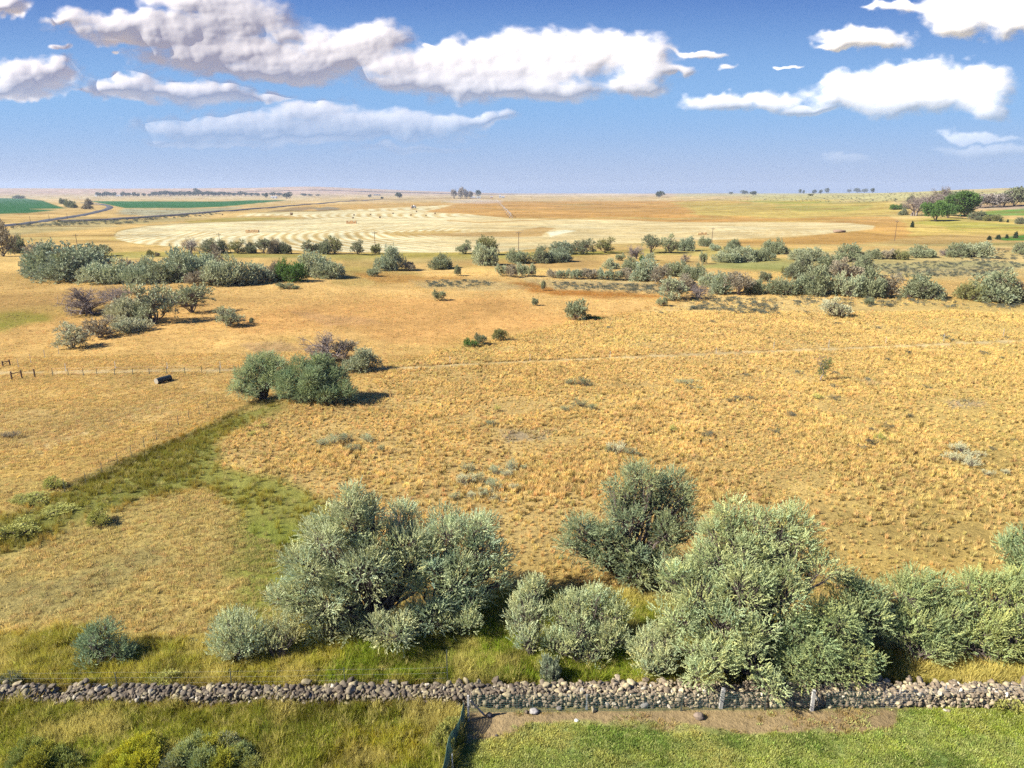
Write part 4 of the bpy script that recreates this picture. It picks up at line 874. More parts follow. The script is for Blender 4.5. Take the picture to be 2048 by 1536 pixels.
def side_fence():
    A = G(932, 1440); B = G(880, 1600); root = empty('netting_fence', A); tag(root, 'sagging dark green netting fence running toward the viewer from the white corner post', 'fence')
    for px, top, py in ((917, 1433, 1455), (905, 1508, 1540)):
        p = G(px, py); post_mb((py - top) / ppm(p)[0], 0.06, 'steel').build('post', M_GALV, root, tuple(p - A))
    g = np.random.default_rng(4); n, k = 60, 9; V = []; Q = []
    m = MB()
    for i in range(n + 1):
        t = i / n; p = A + (B - A) * t; hh = 1.1 + 0.08 * math.sin(t * 17); off = 0.10 * math.sin(t * 9)
        for s in (-0.012, 0.012): pass
        for j in range(k + 1):
            V.append((p[0] - A[0] + off * (j / k) ** 2 - 0.12 * (j / k), p[1] - A[1], p[2] - A[2] + hh * j / k))
    # mesh cloth: strands both ways, thick enough to read as a dark green screen
    V = np.array(V).reshape(n + 1, k + 1, 3)
    fine = 4
    for j in range(k + 1): m.tube(V[:, j], 0.012, 4)
    for i in range(0, n + 1): m.tube(V[i], 0.012, 4)
    for i in range(n):
        for q in range(1, fine): m.tube(V[i] * (1 - q / fine) + V[i + 1] * q / fine, 0.008, 3)
    m.build('netting', M_GREENWIRE, root)
side_fence()
def line_fence(name, label, cat, posts, style, mat, w, hs, sag=0.03, r=0.004, group=None, wire=True, wmat=None):
    P = [G(px, py) for px, top, py in posts]; root = empty(name, P[0]); tag(root, label, cat, group)
    for (px, top, py), p in zip(posts, P): post_mb(max(0.9, (py - top) / ppm(p)[0]), w, style).build('post', mat, root, tuple(p - P[0]))
    if wire:
        m = MB()
        for a, b in zip(P[:-1], P[1:]): wires(m, a - P[0], b - P[0], hs, r, sag)
        m.build('wire', wmat or M_GALV, root)
    return root
line_fence('barbed_wire_fence', 'thin barbed wire fence on dark steel posts just behind the left part of the wall', 'fence', [(-120,1352,1388),(27,1345,1380),(235,1345,1378),(464,1338,1376),(690,1335,1372),(895,1300,1368)], 'steel', M_STEEL, 0.05, (0.4, 0.75, 1.1), r=0.0022)
line_fence('pasture_fence', 'wire fence on dark posts along the dirt track at left', 'fence', [(106,736,752),(137,737,751),(167,737,751),(194,737,750),(230,737,750),(266,737,749),(299,736,748),(334,735,748),(370,734,747),(404,734,747),(440,733,746),(470,733,746)], 'steel', M_STEEL, 0.09, (0.4, 0.8, 1.2))
line_fence('swale_fence', 'leaning wire fence following the upper edge of the green swale', 'fence', [(434,790,806),(416,800,817),(399,812,829),(378,822,838),(357,830,850),(337,845,865),(314,862,880),(289,875,895),(263,892,912),(236,905,928),(205,925,950),(172,942,968),(130,958,984)], 'steel', M_STEEL, 0.05, (0.4, 0.8, 1.1))
line_fence('marker_fence', 'pale electric fence stakes behind the dirt track across the golden field', 'fence', [(132,727,742),(231,723,737),(335,725,737),(441,723,736),(548,722,736),(900,712,726),(1060,708,724),(1220,702,718),(1432,695,708),(1547,684,700),(1657,679,695),(1771,673,689),(1887,667,683),(2006,657,674)], 'steel', M_PALE, 0.08, (1.0,), wire=False)
line_fence('meadow_fence', 'faint row of grey stakes beyond the left gate', 'fence', [(37,718,734),(62,708,726),(90,700,716),(118,692,708)], 'steel', M_WOOD, 0.08, (0.9,), wire=False)
def hbrace(label, posts, name='gate_brace'):
    P = [G(px, py) for px, top, py in posts]; root = empty(name, P[0]); tag(root, label, 'fence brace', 'timber fence braces at the left edge'); hs = []
    for (px, top, py), p in zip(posts, P): hh = (py - top) / ppm(p)[0]; hs.append(hh); post_mb(hh, 0.22, 'round').build('post', M_DARKWOOD, root, tuple(p - P[0]))
    for i in range(len(P) - 1):
        a, b = P[i] - P[0], P[i + 1] - P[0]
        if i == 0: m = MB(); m.tube([a + (0, 0, hs[i] * 0.72), b + (0, 0, hs[i + 1] * 0.8)], 0.07, 6); m.build('rail', M_DARKWOOD, root)
        if i == 0: m = MB(); m.tube([b + (0, 0, hs[1] * 0.75), a + (0.1, 0, 0.3)], 0.03, 5); m.build('brace', M_DARKWOOD, root)
hbrace('dark timber brace of three posts at the left end of the pasture fence', [(24,743,760),(44,740,757),(70,738,755)]); hbrace('small dark timber brace at the left edge above the larger one', [(6,722,733),(20,719,731)])
# ------------------------------------------------------------------ water trough / culvert lying in the pasture
def trough():
    a = G(314, 768); b = G(341, 760); root = empty('metal_tank', a); tag(root, 'dark green cylindrical tank with a cream end lying in the left pasture', 'tank'); d = b - a; d[2] = 0; r = 0.42
    m = MB(); m.tube([(0, 0, r), tuple(d * 0.5 + (0, 0, r + .02)), tuple(d + (0, 0, r))], r, 18, (0.03, 0.045, 0.04)); m.build('shell', M_PAINT, root, smooth=False)
    u = d / np.linalg.norm(d); m = MB(); m.tube([tuple(-u * 0.10 + (0, 0, r)), tuple(-u * 0.01 + (0, 0, r))], r * 0.97, 18, (0.32, 0.29, 0.22)); m.build('end_plate', M_PAINT, root)
    for t in (0.25, 0.8):
        m = MB(); p = d * t; m.box(p[0], p[1], 0.05, 0.2, 1.0, 0.18, math.atan2(d[1], d[0]), (0.08, 0.06, 0.05)); m.build('skid', M_PAINT, root)
    for t in (0.12, 0.5, 0.9): m = MB(); m.tube([tuple(d * t + (0, 0, r)), tuple(d * t + u * 0.06 + (0, 0, r))], r * 1.03, 18, (0.02, 0.03, 0.03)); m.build('band', M_PAINT, root)
trough()
# ------------------------------------------------------------------ power poles
def pole(px, top, py, label, arm=True, far=False, w=0.32):
    p = G(px, py); h = (py - top) / ppm(p)[0]; root = empty('utility_pole', p); tag(root, label, 'utility pole', 'power poles crossing the plain')
    m = MB(); m.tube([(0, 0, -0.4), (0, 0, h * 0.5), (0, 0, h)], [w / 2, w / 2 * 0.85, w / 2 * 0.65], 8); m.build('mast', M_DARKWOOD, root)
    if arm:
        m = MB(); m.box(0, -0.16, h - 0.7, 2.4, 0.13, 0.16, 0.25); m.build('crossarm', M_DARKWOOD, root)
        for k in (-1.05, 0.0, 1.05):
            m = MB(); c, s = math.cos(0.25), math.sin(0.25); m.tube([(k * c, -0.16 + k * s, h - 0.62), (k * c, -0.16 + k * s, h - 0.42), (k * c, -0.16 + k * s, h - 0.36)], [0.05, 0.07, 0.03], 6, (0.5, 0.5, 0.5)); m.build('insulator', M_PAINT, root)
        m = MB(); m.tube([(0.8, 0.05, h - 0.72), (0, -0.02, h - 1.5)], 0.025, 4); m.build('arm_brace', M_DARKWOOD, root)
    root.rotation_euler = (0, pg.normal(0, 0.015), 0); return p, h
for a in [(155,468,494,'power pole above the left thicket'),(441,466,498,'power pole second from left, behind a dark bushy tree'),(751,463,508,'power pole left of centre with a lone bush at its foot'),(1037,463,506,'power pole nearest the centre'),(1423,455,490,'power pole right of centre beside a small green bush'),(1789,441,482,'power pole on the right orange slope')]: pole(*a)
for a in [(61,432,444,'thin pole left of the road, leftmost of three'),(99,429,441,'thin pole left of the road, middle of three'),(135,426,438,'thin pole left of the road, rightmost of three')]: pole(*a, arm=False, w=0.4)
# ------------------------------------------------------------------ road and embankment
def strip(name, pts, width, dz, mat, crown=0.0, label=None, kind='structure', skirt=0.4, col=(1, 1, 1)):
    pts = np.array(pts, float); P = []
    for a, b in zip(pts[:-1], pts[1:]):
        for t in np.linspace(0, 1, 8, endpoint=False): P.append(G(*(a + (b - a) * t)))
    P.append(G(*pts[-1])); P = np.array(P)
    for _ in range(3): P[1:-1] = (P[:-2] + 2 * P[1:-1] + P[2:]) / 4
    T = np.gradient(P[:, :2], axis=0); T /= np.linalg.norm(T, axis=1, keepdims=True) + 1e-9; Nn = np.stack([-T[:, 1], T[:, 0]], 1); rows = []
    for s, z in ((-1.5 * width - 0.5, -skirt), (-width, dz), (0, dz + crown), (width, dz), (1.5 * width + 0.5, -skirt)):
        q = P.copy(); q[:, :2] += Nn * s / 2; q[:, 2] = H(q[:, 0], q[:, 1]) + z; rows.append(q)
    V = np.stack(rows, 1).reshape(-1, 3); n = len(P); i = np.arange(n - 1)[:, None] * 5; j = np.arange(4)[None]
    f = np.stack([i + j, i + j + 1, i + 5 + j + 1, i + 5 + j], -1).reshape(-1, 4); o = link(name, mesh_np(name, V, f, mat, np.tile(col, (len(V), 1)))); tag(o, label, None, None, kind); return o
strip('road', [(-60,458),(18,451),(60,446.5),(110,439),(150,433),(180,427.5),(203,422),(216,418),(221,414.5),(216,411.5),(203,409),(185,407),(165,406)], 9, 0.9, M_ASPHALT, 0.1, 'curving dark paved road on the left plain', skirt=0.6)
strip('railway_embankment', [(120,444),(200,441),(280,436),(350,431),(420,425),(500,419),(570,413),(620,409),(690,403),(760,399)], 8, 1.6, rough_material('ballast', (0.10, 0.085, 0.075), 0.4, 0.4), 0.2, 'dark straight railway bank across the left plain', skirt=0.5)
# ------------------------------------------------------------------ hay stacks and bales
def haystack(label, px, py, w, h, nx, seed, col=(0.50, 0.33, 0.15)):
    g = np.random.default_rng(seed); p = G(px, py); W = w / ppm(p)[1]; Hh = h / ppm(p)[0]; root = empty('hay_stack', p); tag(root, label, 'hay stack', 'stacks of square bales on the stubble')
    bw = W / nx; rows = 3
    for i in range(nx):
        for k in range(rows):
            if k == rows - 1 and g.random() < 0.3: continue
            m = MB(); m.box(-W / 2 + bw * (i + 0.5), 0, Hh / rows * (k + 0.5), bw * 0.95, 2.4, Hh / rows * 0.96, g.normal(0, 0.02), tuple(np.array(col) * g.uniform(0.75, 1.15)), 0.97); m.build('bale', M_PAINT, root)
haystack('long stack of tan square bales on the striped left stubble', 505,465.5,26,6,8,1); haystack('stack of orange square bales near the middle of the stubble', 703,447.5,20,6,6,2,(0.48,0.28,0.12)); haystack('low tumbled row of bales at the right stubble edge', 1404,469.5,18,5,7,3)
ib = 0
for px, py, w, lb in [(583,430,7,'dark round bale pair on the upper left stubble'),(445,430,3,'tiny dark bale far left on the stubble'),(760,436,5,'dark bale right of the middle stack'),(706,437,4,'dark bale above the middle stack'),(833,424,4,'bale below the harvester'),(852,432,4,'bale below and right of the harvester'),(822,431,3,'small bale left of the one below the harvester'),(741,430,4,'bale on the pale upper stubble, left of two'),(786,428,4,'bale on the pale upper stubble, right of two'),(708,431,3,'tiny bale straight above the middle stack'),(870,428,4,'rightmost bale of the upper stubble')]:
    p = G(px, py); r = max(0.9, w / ppm(p)[1] / 2 * 0.7); m = MB(); m.tube([(-r * 0.9, 0, r * 0.9), (-r * 0.8, 0, r * 0.95), (r * 0.8, 0, r * 0.95), (r * 0.9, 0, r * 0.9)], [r * 0.8, r, r, r * 0.8], 12, (0.16, 0.10, 0.05)); o = m.build('round_bale', M_PAINT, None, tuple(p)); tag(o, lb, 'bale', 'round bales on the upper stubble')
# ------------------------------------------------------------------ harvester
def harvester():
    p = G(828, 416.5); root = empty('harvester', p, 0.4); tag(root, 'white combine harvester raising dust on the upper stubble field', 'harvester'); s = 1.25
    def part(n, *boxes):
        m = MB()
        for b in boxes: m.box(*[v * s for v in b[:6]], 0, b[6])
        return m.build(n, M_PAINT, root)
    w = (0.75, 0.75, 0.72); part('body', (0.6, 0, 2.4, 5.2, 2.8, 2.2, w), (1.2, 0, 3.7, 2.6, 2.4, 0.6, w)); part('cab', (-2.7, 0, 3.1, 1.3, 2.0, 1.9, (0.08, 0.1, 0.12)), (-2.7, 0, 4.15, 1.5, 2.3, 0.2, w))
    part('header', (-4.6, 0, 0.8, 1.2, 7.0, 0.9, (0.35, 0.1, 0.05)), (-3.7, 0, 1.3, 1.6, 1.0, 0.8, (0.2, 0.2, 0.2))); m = MB(); m.tube([(1 * s, 1.5 * s, 3.8 * s), (0 * s, 4.2 * s, 4.8 * s)], 0.25 * s, 6, w); m.build('unloading_auger', M_PAINT, root)
    for x, y, r in ((-2, 1.6, 0.95), (-2, -1.6, 0.95), (2.4, 1.4, 0.6), (2.4, -1.4, 0.6)): m = MB(); m.tube([(x * s, (y - .3) * s, r * s), (x * s, (y + .3) * s, r * s)], r * s, 14, (0.02, 0.02, 0.02)); m.build('wheel', M_PAINT, root)
harvester()
# ------------------------------------------------------------------ centre pivot sprinkler
def pivot():
    A = G(994, 403.5); B = G(1022, 436); root = empty('pivot_sprinkler', B); tag(root, 'long grey centre pivot sprinkler on wheeled towers crossing the brown field', 'sprinkler'); n = 9; P = []
    for i in range(n + 1):
        t = i / n; px = 1022 + (994 - 1022) * t ; py = 436 + (403.5 - 436) * t; P.append(G(px, py) - B)
    h = 3.8
    for i, p in enumerate(P):
        m = MB(); m.tube([p + (-2.2, 0, 0.4), p + (0, 0, h)], 0.16, 5, (0.35,) * 3); m.tube([p + (2.2, 0, 0.4), p + (0, 0, h)], 0.16, 5, (0.35,) * 3); m.tube([p + (-2.2, 0, 0.5), p + (2.2, 0, 0.5)], 0.14, 5, (0.35,) * 3); t = m.build('tower', M_PAINT, root)
        for sx in (-2.2, 2.2): m = MB(); m.tube([p + (sx - .2, 0, 0.55), p + (sx + .2, 0, 0.55)], 0.6, 10, (0.03,) * 3); m.build('wheel', M_PAINT, t)
    for a, b in zip(P[:-1], P[1:]):
        m = MB(); mid = (a + b) / 2; m.tube([a + (0, 0, h), (a * .7 + b * .3) + (0, 0, h + 1.2), mid + (0, 0, h + 1.6), (a * .3 + b * .7) + (0, 0, h + 1.2), b + (0, 0, h)], 0.13, 5, (0.42,) * 3); m.tube([a + (0, 0, h), mid + (0.9, 0, h + 0.2), b + (0, 0, h)], 0.07, 4, (0.42,) * 3); m.tube([a + (0, 0, h), mid + (-0.9, 0, h + 0.2), b + (0, 0, h)], 0.07, 4, (0.42,) * 3)
        for t in (0.25, 0.5, 0.75): q = a * (1 - t) + b * t; m.tube([q + (0.7, 0, h + .2), q + (0, 0, h + 1.3), q + (-0.7, 0, h + .2)], 0.05, 3, (0.42,) * 3)
        m.build('span', M_PAINT, root)
pivot()
# ------------------------------------------------------------------ distant farm buildings
def house(px, py, w, h, label, wall=(0.75, 0.75, 0.75), roof=(0.35, 0.35, 0.36), deep=0.6, name='farm_building', group='farm buildings on the horizon'):
    p = G(px, py); W = w / ppm(p)[1]; Hh = h / ppm(p)[0]; D = W * deep; root = empty(name, p); tag(root, label, 'building', group); e = Hh * 0.62
    m = MB(); m.box(0, 0, e / 2 - 0.3, W, D, e + 0.6, c=wall); m.build('wall', M_PAINT, root)
    m = MB(); o = 0.03 * W; x, y = W / 2 + o, D / 2 + o; v = [(-x, -y, e), (x, -y, e), (x, y, e), (-x, y, e), (-x, 0, Hh), (x, 0, Hh), (-x, -y, e - .25), (x, -y, e - .25), (x, y, e - .25), (-x, y, e - .25)]
    m.add(v, [(0, 1, 5, 4), (2, 3, 4, 5), (0, 4, 3), (1, 2, 5), (6, 7, 1, 0), (7, 8, 2, 1), (8, 9, 3, 2), (9, 6, 0, 3), (9, 8, 7, 6)], roof); m.build('roof', M_PAINT, root)
    m = MB(); m.box(0, -D / 2 - 0.04, e * 0.36, W * 0.16, 0.08, e * 0.72, c=(0.12, 0.1, 0.09)); m.build('door', M_PAINT, root)
    for k in (-0.3, 0.3): m = MB(); m.box(W * k, -D / 2 - 0.04, e * 0.55, W * 0.1, 0.08, e * 0.3, c=(0.05, 0.06, 0.08)); m.build('window', M_PAINT, root)
for a in [(218,391,9,6,'white two storey house among trees at the left horizon'),(193,392.5,5,4,'small pale shed at the left end of the left horizon farm'),(238,392.5,10,3,'long low white shed below the left horizon farm'),(265,390,6,4,'second small white house of the left horizon farm')]: house(*a)
house(548,396.5,11,4,'long low white shed between two dark trees on the left plain'); house(946,396,9,3.2,'white shed left part of the central horizon farm'); house(957,396.5,9,3.5,'white house under the dark tree at the central horizon farm', roof=(0.3,0.32,0.3)); house(983,395.5,6,3,'reddish barn right of the white house at the central horizon farm', (0.4,0.22,0.16)); house(1006,395.5,6,3.5,'blue grey shed right of the reddish barn on the horizon', (0.3,0.33,0.38)); house(1000,395.5,4,6,'narrow grey silo building between barn and shed on the horizon', (0.45,0.47,0.5), deep=1.0)
house(754,391,12,2.5,'long low dark building left of centre on the horizon', (0.18,0.18,0.2), (0.15,0.15,0.17))
def mast_light():
    p = G(1934, 430); root = empty('yard_light', p); tag(root, 'white yard light on a thin mast in front of the largest grove tree', 'yard light'); h = 26 / ppm(p)[0]
    m = MB(); m.tube([(0, 0, -.3), (0, 0, h)], 0.12, 6, (0.3,) * 3); m.build('mast', M_PAINT, root); m = MB(); m.tube([(0, 0, h - .5), (0, 0, h), (0, 0, h + .5)], [0.5, 0.8, 0.3], 10, (0.85,) * 3); m.build('lamp_head', M_PAINT, root)
mast_light()
# ---- every plant of the middle and far land, foot position and size read off the photograph
GT = 'thicket of silvery trees across the left valley'
for a in [
 ('round',105,552,110,64,'b','large silver tree at the left end of the left thicket, bare grey crown behind'),
 ('round',150,560,110,66,'b','broad silver tree second from the left end of the left thicket'),
 ('open',85,530,60,42,'p','grey half bare tree at the back left corner of the left thicket'),
 ('round',185,548,80,54,'g','olive green tinted tree behind the second thicket tree, below the leftmost power pole'),
 ('round',215,566,90,44,'s','low pale silver tree right of the tallest left part of the thicket'),
 ('round',255,562,60,40,'p','greyish thin tree between two pale ones in the thicket'),
 ('round',292,565,70,46,'b','blue grey tree left of the low green one in the thicket'),
 ('round',325,566,60,40,'g','low green tinted tree left of the tallest central thicket tree'),
 ('round',382,560,95,58,'b','tall silver tree in the middle of the left thicket'),
 ('open',425,548,50,54,'p','dull brownish tree rising at the back of the thicket middle'),
 ('bush',392,570,50,26,'p','low greyish bush at the front foot of the thicket middle'),
 ('round',445,569,70,52,'s','pale rounded tree right of the thicket middle'),
 ('round',497,567,72,40,'b','low blue grey tree at the right end of the main thicket'),
 ('round',550,560,50,32,'p','dull low bush left of the bright green tree'),
 ('round',622,552,60,46,'s','pale silver tree right of the bright green tree'),
 ('round',655,556,60,36,'s','low silver tree at the far right end of the left thicket'),
]: plant(*a, group=GT)
plant('round',583,562,56,40,'G','bright dark green tree in the right part of the left thicket', name='green_tree')
GB = 'shrub line at the near edge of the pale stubble field'
for a in [
 ('bare',385,508,34,32,'p','bare twiggy tree at the left end of the shrub line by the stubble'),
 ('open',420,508,38,30,'d','dark bushy tree below the second power pole'),
 ('round',442,506,26,24,'d','small dark bush just right of the one below the second power pole'),
 ('open',476,507,32,26,'o','dark olive shrub, left one of the five in a row below the hay stack'),
 ('round',502,506,24,20,'d','small dark shrub second of the five in a row below the hay stack'),
 ('open',528,507,34,28,'d','dark leafy shrub in the middle of the five below the hay stack'),
 ('round',550,507,26,26,'p','brownish shrub fourth of the five below the hay stack'),
 ('round',570,507,24,20,'d','small dark shrub last of the five below the hay stack'),
 ('open',622,507,34,26,'d','dark shrub at left of the clump right of the five'),
 ('round',648,508,30,26,'d','dark shrub in the middle of the clump right of the five'),
 ('open',670,508,30,34,'o','tallest shrub of the clump right of the five'),
 ('open',717,509,28,28,'d','lone dark bush left of the third power pole'),
 ('bush',752,508,18,18,'o','tiny bush at the foot of the third power pole'),
 ('bush',300,513,16,12,'o','tiny dark bush left end, alone on the gold slope beside a smaller one'),
 ('bush',315,513,9,8,'p','smallest dot of a bush, right beside another tiny one'),
 ('open',207,512,34,22,'d','dark low bush just right of the left thicket top'),
]: plant(*a, group=GB)
for a in [
 ('round',780,540,50,44,'b','silver rounded tree alone right of the left thicket'),
 ('bush',820,541,26,16,'p','low grey bush right of the lone silver rounded tree'),
 ('bush',747,553,24,16,'g','low green bush below left of the lone silver rounded tree'),
 ('round',884,538,44,28,'g','rounded green grey shrub standing alone left of centre'),
 ('bush',916,552,16,20,'g','small upright green bush right below the rounded green grey shrub'),
 ('open',929,508,30,26,'g','green bushy tree at the edge of the stubble left of centre'),
 ('round',970,510,46,34,'o','tall dull olive tree behind the silver one, left of the fourth power pole'),
 ('round',970,530,44,38,'s','silver tree in front of the dull olive one'),
 ('round',1035,526,42,26,'g','low green grey tree at the foot of the fourth power pole'),
 ('round',1085,525,42,30,'g','green grey tree right of the fourth power pole'),
 ('round',1118,523,48,26,'b','blue grey low tree between the fourth power pole and the dark clump'),
 ('round',1125,508,50,24,'b','blue grey shrub at the back left of the dark clump right of centre'),
 ('open',1165,508,50,30,'d','dark half bare clump tree behind the blue grey shrubs'),
 ('open',1212,506,40,30,'o','open olive tree with visible limbs at the right end of the dark clump'),
 ('bush',1003,552,22,22,'s','pale bush at the left end of the row of four in the valley centre'),
 ('bush',1024,554,24,22,'p','dull bush second in the row of four in the valley centre'),
 ('bush',1042,552,20,24,'s','upright pale bush third in the row of four in the valley centre'),
 ('bush',1062,553,26,24,'s','widest pale bush, right end of the row of four in the valley centre'),
 ('bush',1240,522,18,14,'g','small bush alone left of the brown bare one right of centre'),
 ('bare',1268,518,34,28,'p','brown bare bush right of centre behind small olives'),
 ('open',1302,506,38,34,'d','dark tree at the stubble edge right of centre'),
 ('open',1340,506,34,36,'g','green pale topped tree right beside the dark stubble edge tree'),
 ('round',1373,502,28,26,'b','blue grey rounded bush left of the fifth power pole'),
 ('bush',1283,524,12,12,'G','tiny dark green bush beside the brown bare one'),
 ('bush',1300,521,16,14,'s','tiny pale bush right of the tiny dark green one'),
 ('round',1410,493,24,18,'g','small green bush just left of the fifth power pole'),
 ('bush',1428,502,20,14,'b','low bush just right of the fifth power pole'),
 ('bare',1370,524,20,16,'p','small bare brown bush below the blue grey rounded one'),
 ('bush',1406,528,14,22,'g','narrow upright bush on the green strip below the fifth power pole'),
 ('round',1467,500,38,20,'g','green shrub at the back of the silver clump right of the fifth pole'),
 ('round',1455,524,50,26,'s','silver shrub at the left of the clump on the green strip'),
 ('round',1490,523,50,28,'s','silver shrub in the middle of the clump on the green strip'),
 ('round',1522,522,32,24,'g','olive green shrub at the right of the clump on the green strip'),
 ('round',1545,508,40,28,'g','dark green rounded tree behind the clump on the green strip'),
 ('bush',1572,508,16,12,'d','tiny dark bush right of the dark green rounded tree'),
 ('bush',1547,518,9,10,'b','tiny blue grey bush between the clump and the dark green tree'),
]: plant(*a)
GC = 'olive thicket winding across the right centre'
for a in [
 ('bush',1105,556,26,16,'p','left end bush of the long low grey hedge, centre right'),
 ('bush',1128,557,28,18,'b','second bush from the left in the long low grey hedge'),
 ('bush',1152,558,30,18,'b','third bush from the left in the long low grey hedge'),
 ('bush',1178,558,30,20,'p','middle bush of the long low grey hedge'),
 ('bush',1205,559,30,20,'b','fourth bush from the right in the long low grey hedge'),
 ('bush',1230,560,30,20,'b','third bush from the right in the long low grey hedge'),
 ('bush',1254,560,30,22,'p','right end bush of the long low grey hedge before the taller trees'),
 ('round',1222,538,28,20,'s','pale small bush behind the left part of the low grey hedge'),
 ('round',1262,540,36,24,'g','olive green bush behind the right part of the low grey hedge'),
 ('round',1290,562,50,42,'b','blue grey tree where the low hedge meets the taller thicket'),
 ('open',1320,566,40,36,'p','grey half bare tree right of the blue grey one at the hedge end'),
 ('open',1342,600,60,46,'s','pale silver tree at the near left end of the right centre thicket'),
 ('round',1350,552,40,28,'g','green bush behind the pale silver tree of the right centre thicket'),
 ('round',1385,560,46,30,'g','olive green bush in the back of the right centre thicket left part'),
 ('round',1372,580,44,30,'p','dull grey bush right of the pale silver thicket tree'),
 ('bare',1392,597,50,30,'p','reddish bare bush at the front of the thicket'),
 ('round',1415,572,36,26,'s','small silver bush above the reddish bare bush'),
 ('round',1440,588,46,40,'b','blue grey tree right of the reddish bare bush'),
 ('open',1476,590,56,44,'p','dusky purple grey tree in the right centre thicket'),
 ('round',1508,586,34,26,'g','low green bush at the right end of that dusky tree'),
 ('bush',1530,563,22,18,'d','small dark bush alone above the gap in the thicket'),
 ('bush',1566,548,12,14,'o','tiny dark bush beside the gap in the thicket'),
 ('round',1562,588,56,32,'g','olive green bush right of the gap in the thicket'),
 ('round',1600,556,60,44,'d','dark green tall tree at the top left of the right thicket'),
 ('round',1625,588,70,52,'g','large green grey tree in the middle of the right thicket'),
 ('round',1655,552,60,40,'g','grey green tree at the back of the right thicket'),
 ('round',1612,520,50,24,'s','silver bush at the far back left of the right thicket'),
 ('open',1690,560,60,44,'p','grey half bare tree in the back right of the right thicket'),
 ('round',1690,592,60,44,'s','pale silver tree at the front of the right thicket'),
 ('round',1725,552,50,40,'g','green grey tree behind the pale front tree of the right thicket'),
 ('round',1740,594,60,52,'g','tall green tree near the right end of the right thicket'),
 ('open',1775,594,50,46,'p','brown grey tree at the right end of the right thicket'),
 ('round',1700,522,50,32,'g','grey green tree far behind the right thicket'),
 ('round',1745,517,26,18,'g','small bush right of the trees far behind the right thicket'),
 ('round',1800,519,30,18,'o','small olive bush, one of two far right of the thicket'),
 ('bush',1778,518,26,18,'p','small brownish bush left of the small olive one'),
 ('round',1843,596,84,46,'g','broad green tree standing alone right of the right thicket'),
 ('round',1842,514,50,22,'g','spreading grey green bush behind the broad lone green tree'),
 ('bare',1888,513,26,16,'p','small brown bush right of the spreading grey green one'),
 ('round',1915,514,38,26,'g','green tree at the back, left of two close together far right'),
 ('round',1952,514,48,28,'s','pale brown tipped tree, right of two close together far right'),
 ('round',1945,600,52,34,'o','dark olive tree left of the big one near the right edge'),
 ('round',1992,602,100,58,'g','big green grey tree near the right edge of the valley'),
 ('round',2040,602,40,34,'p','dusky bush cut by the right edge beside the big tree'),
 ('round',2042,508,30,22,'g','green bush at the far right edge beyond the sage flat'),
]: plant(*a, group=GC)
for a in [
 ('bare',172,628,84,54,'p','large purple brown bare tree at the left of the pasture group'),
 ('bare',238,610,70,40,'p','purple brown bare tree behind and right of the larger bare one'),
 ('round',258,645,74,50,'w','pale silver tree leaning left in front of the tall pasture tree'),
 ('open',306,646,92,84,'s','tallest silver tree of the pasture group with a dark trunk'),
 ('round',262,662,70,30,'w','low silver mound at the front foot of the tall pasture tree'),
 ('open',385,626,80,56,'g','wide open olive tree right of the tallest pasture tree'),
 ('open',458,652,50,40,'s','small neat silver tree alone at the right of the pasture group'),
 ('bush',503,648,10,12,'g','tiny green bush just right of the small neat silver tree'),
 ('open',148,696,62,50,'w','thin leaved pale round tree at the front left of the pasture'),
 ('open',202,676,62,44,'p','thin half bare tree right of the pale round front tree'),
 ('bare',362,612,60,30,'p','leafless limb tangle behind the wide open olive tree'),
]: plant(*a)
for a in [
 ('bare',650,722,84,60,'o','half dead grey limbed tree above the pair of silver trees'),
 ('open',690,716,52,38,'p','thin leaved limb spread right of the half dead tree'),
 ('round',722,742,62,46,'s','rounded silver bush at the right foot of the half dead tree'),
]: plant(*a)
for a in [
 ('bush',1152,640,38,38,'g','spiky green grey bush at the end of the brown diagonal bank'),
 ('bush',1182,638,30,9,'G','low dark green growth right at the foot of the spiky bush'),
 ('bush',878,601,24,20,'g','round green bush alone in the middle of the orange pasture'),
 ('bush',1086,581,10,18,'g','narrow upright green bush on the brown streak'),
 ('bush',1070,611,12,14,'g','small narrow green bush below the one on the brown streak'),
 ('bush',938,693,28,16,'G','low dark green bush, left one of three near the track end'),
 ('bush',960,690,22,22,'g','taller dark bush touching the low green one near the track end'),
 ('bush',998,682,30,24,'o','wispy olive bush, right one of three near the track end'),
 ('open',1670,634,54,40,'w','flat topped pale shrub on the golden field below the right thicket'),
 ('bush',1737,610,18,14,'g','small green bush right of the flat topped pale shrub'),
 ('bush',1326,612,22,18,'g','small green bush at the upper end of the brown diagonal bank'),
 ('bush',570,577,30,12,'g','low green growth below the bright green tree of the thicket'),
 ('bush',590,578,16,7,'g','lower dot of green right beside the low growth under the thicket'),
 ('open',8,513,46,70,'p','grey green tree cut by the left edge at the valley'),
 ('round',38,506,28,32,'g','small green tree right of the tree at the left edge'),
 ('bush',60,1000,60,17,'y','yellow green bush at the left where the swale fence ends'),
 ('bush',105,975,44,22,'y','yellow green bush behind and right of the one at the swale fence end'),
 ('bush',75,1006,40,12,'y','green bush in front of the yellow green pair at the swale'),
 ('bush',25,1072,84,34,'y','large light green bush at the left edge below the swale'),
 ('bush',118,1022,56,16,'y','loose green bush on the swale floor near the left edge'),
 ('bush',195,1048,46,30,'y','small yellow green bush alone on the straw slope'),
 ('bush',372,1290,40,16,'d','low dark herb patch between the blue green shrub and the pale bush'),
]: plant(*a)
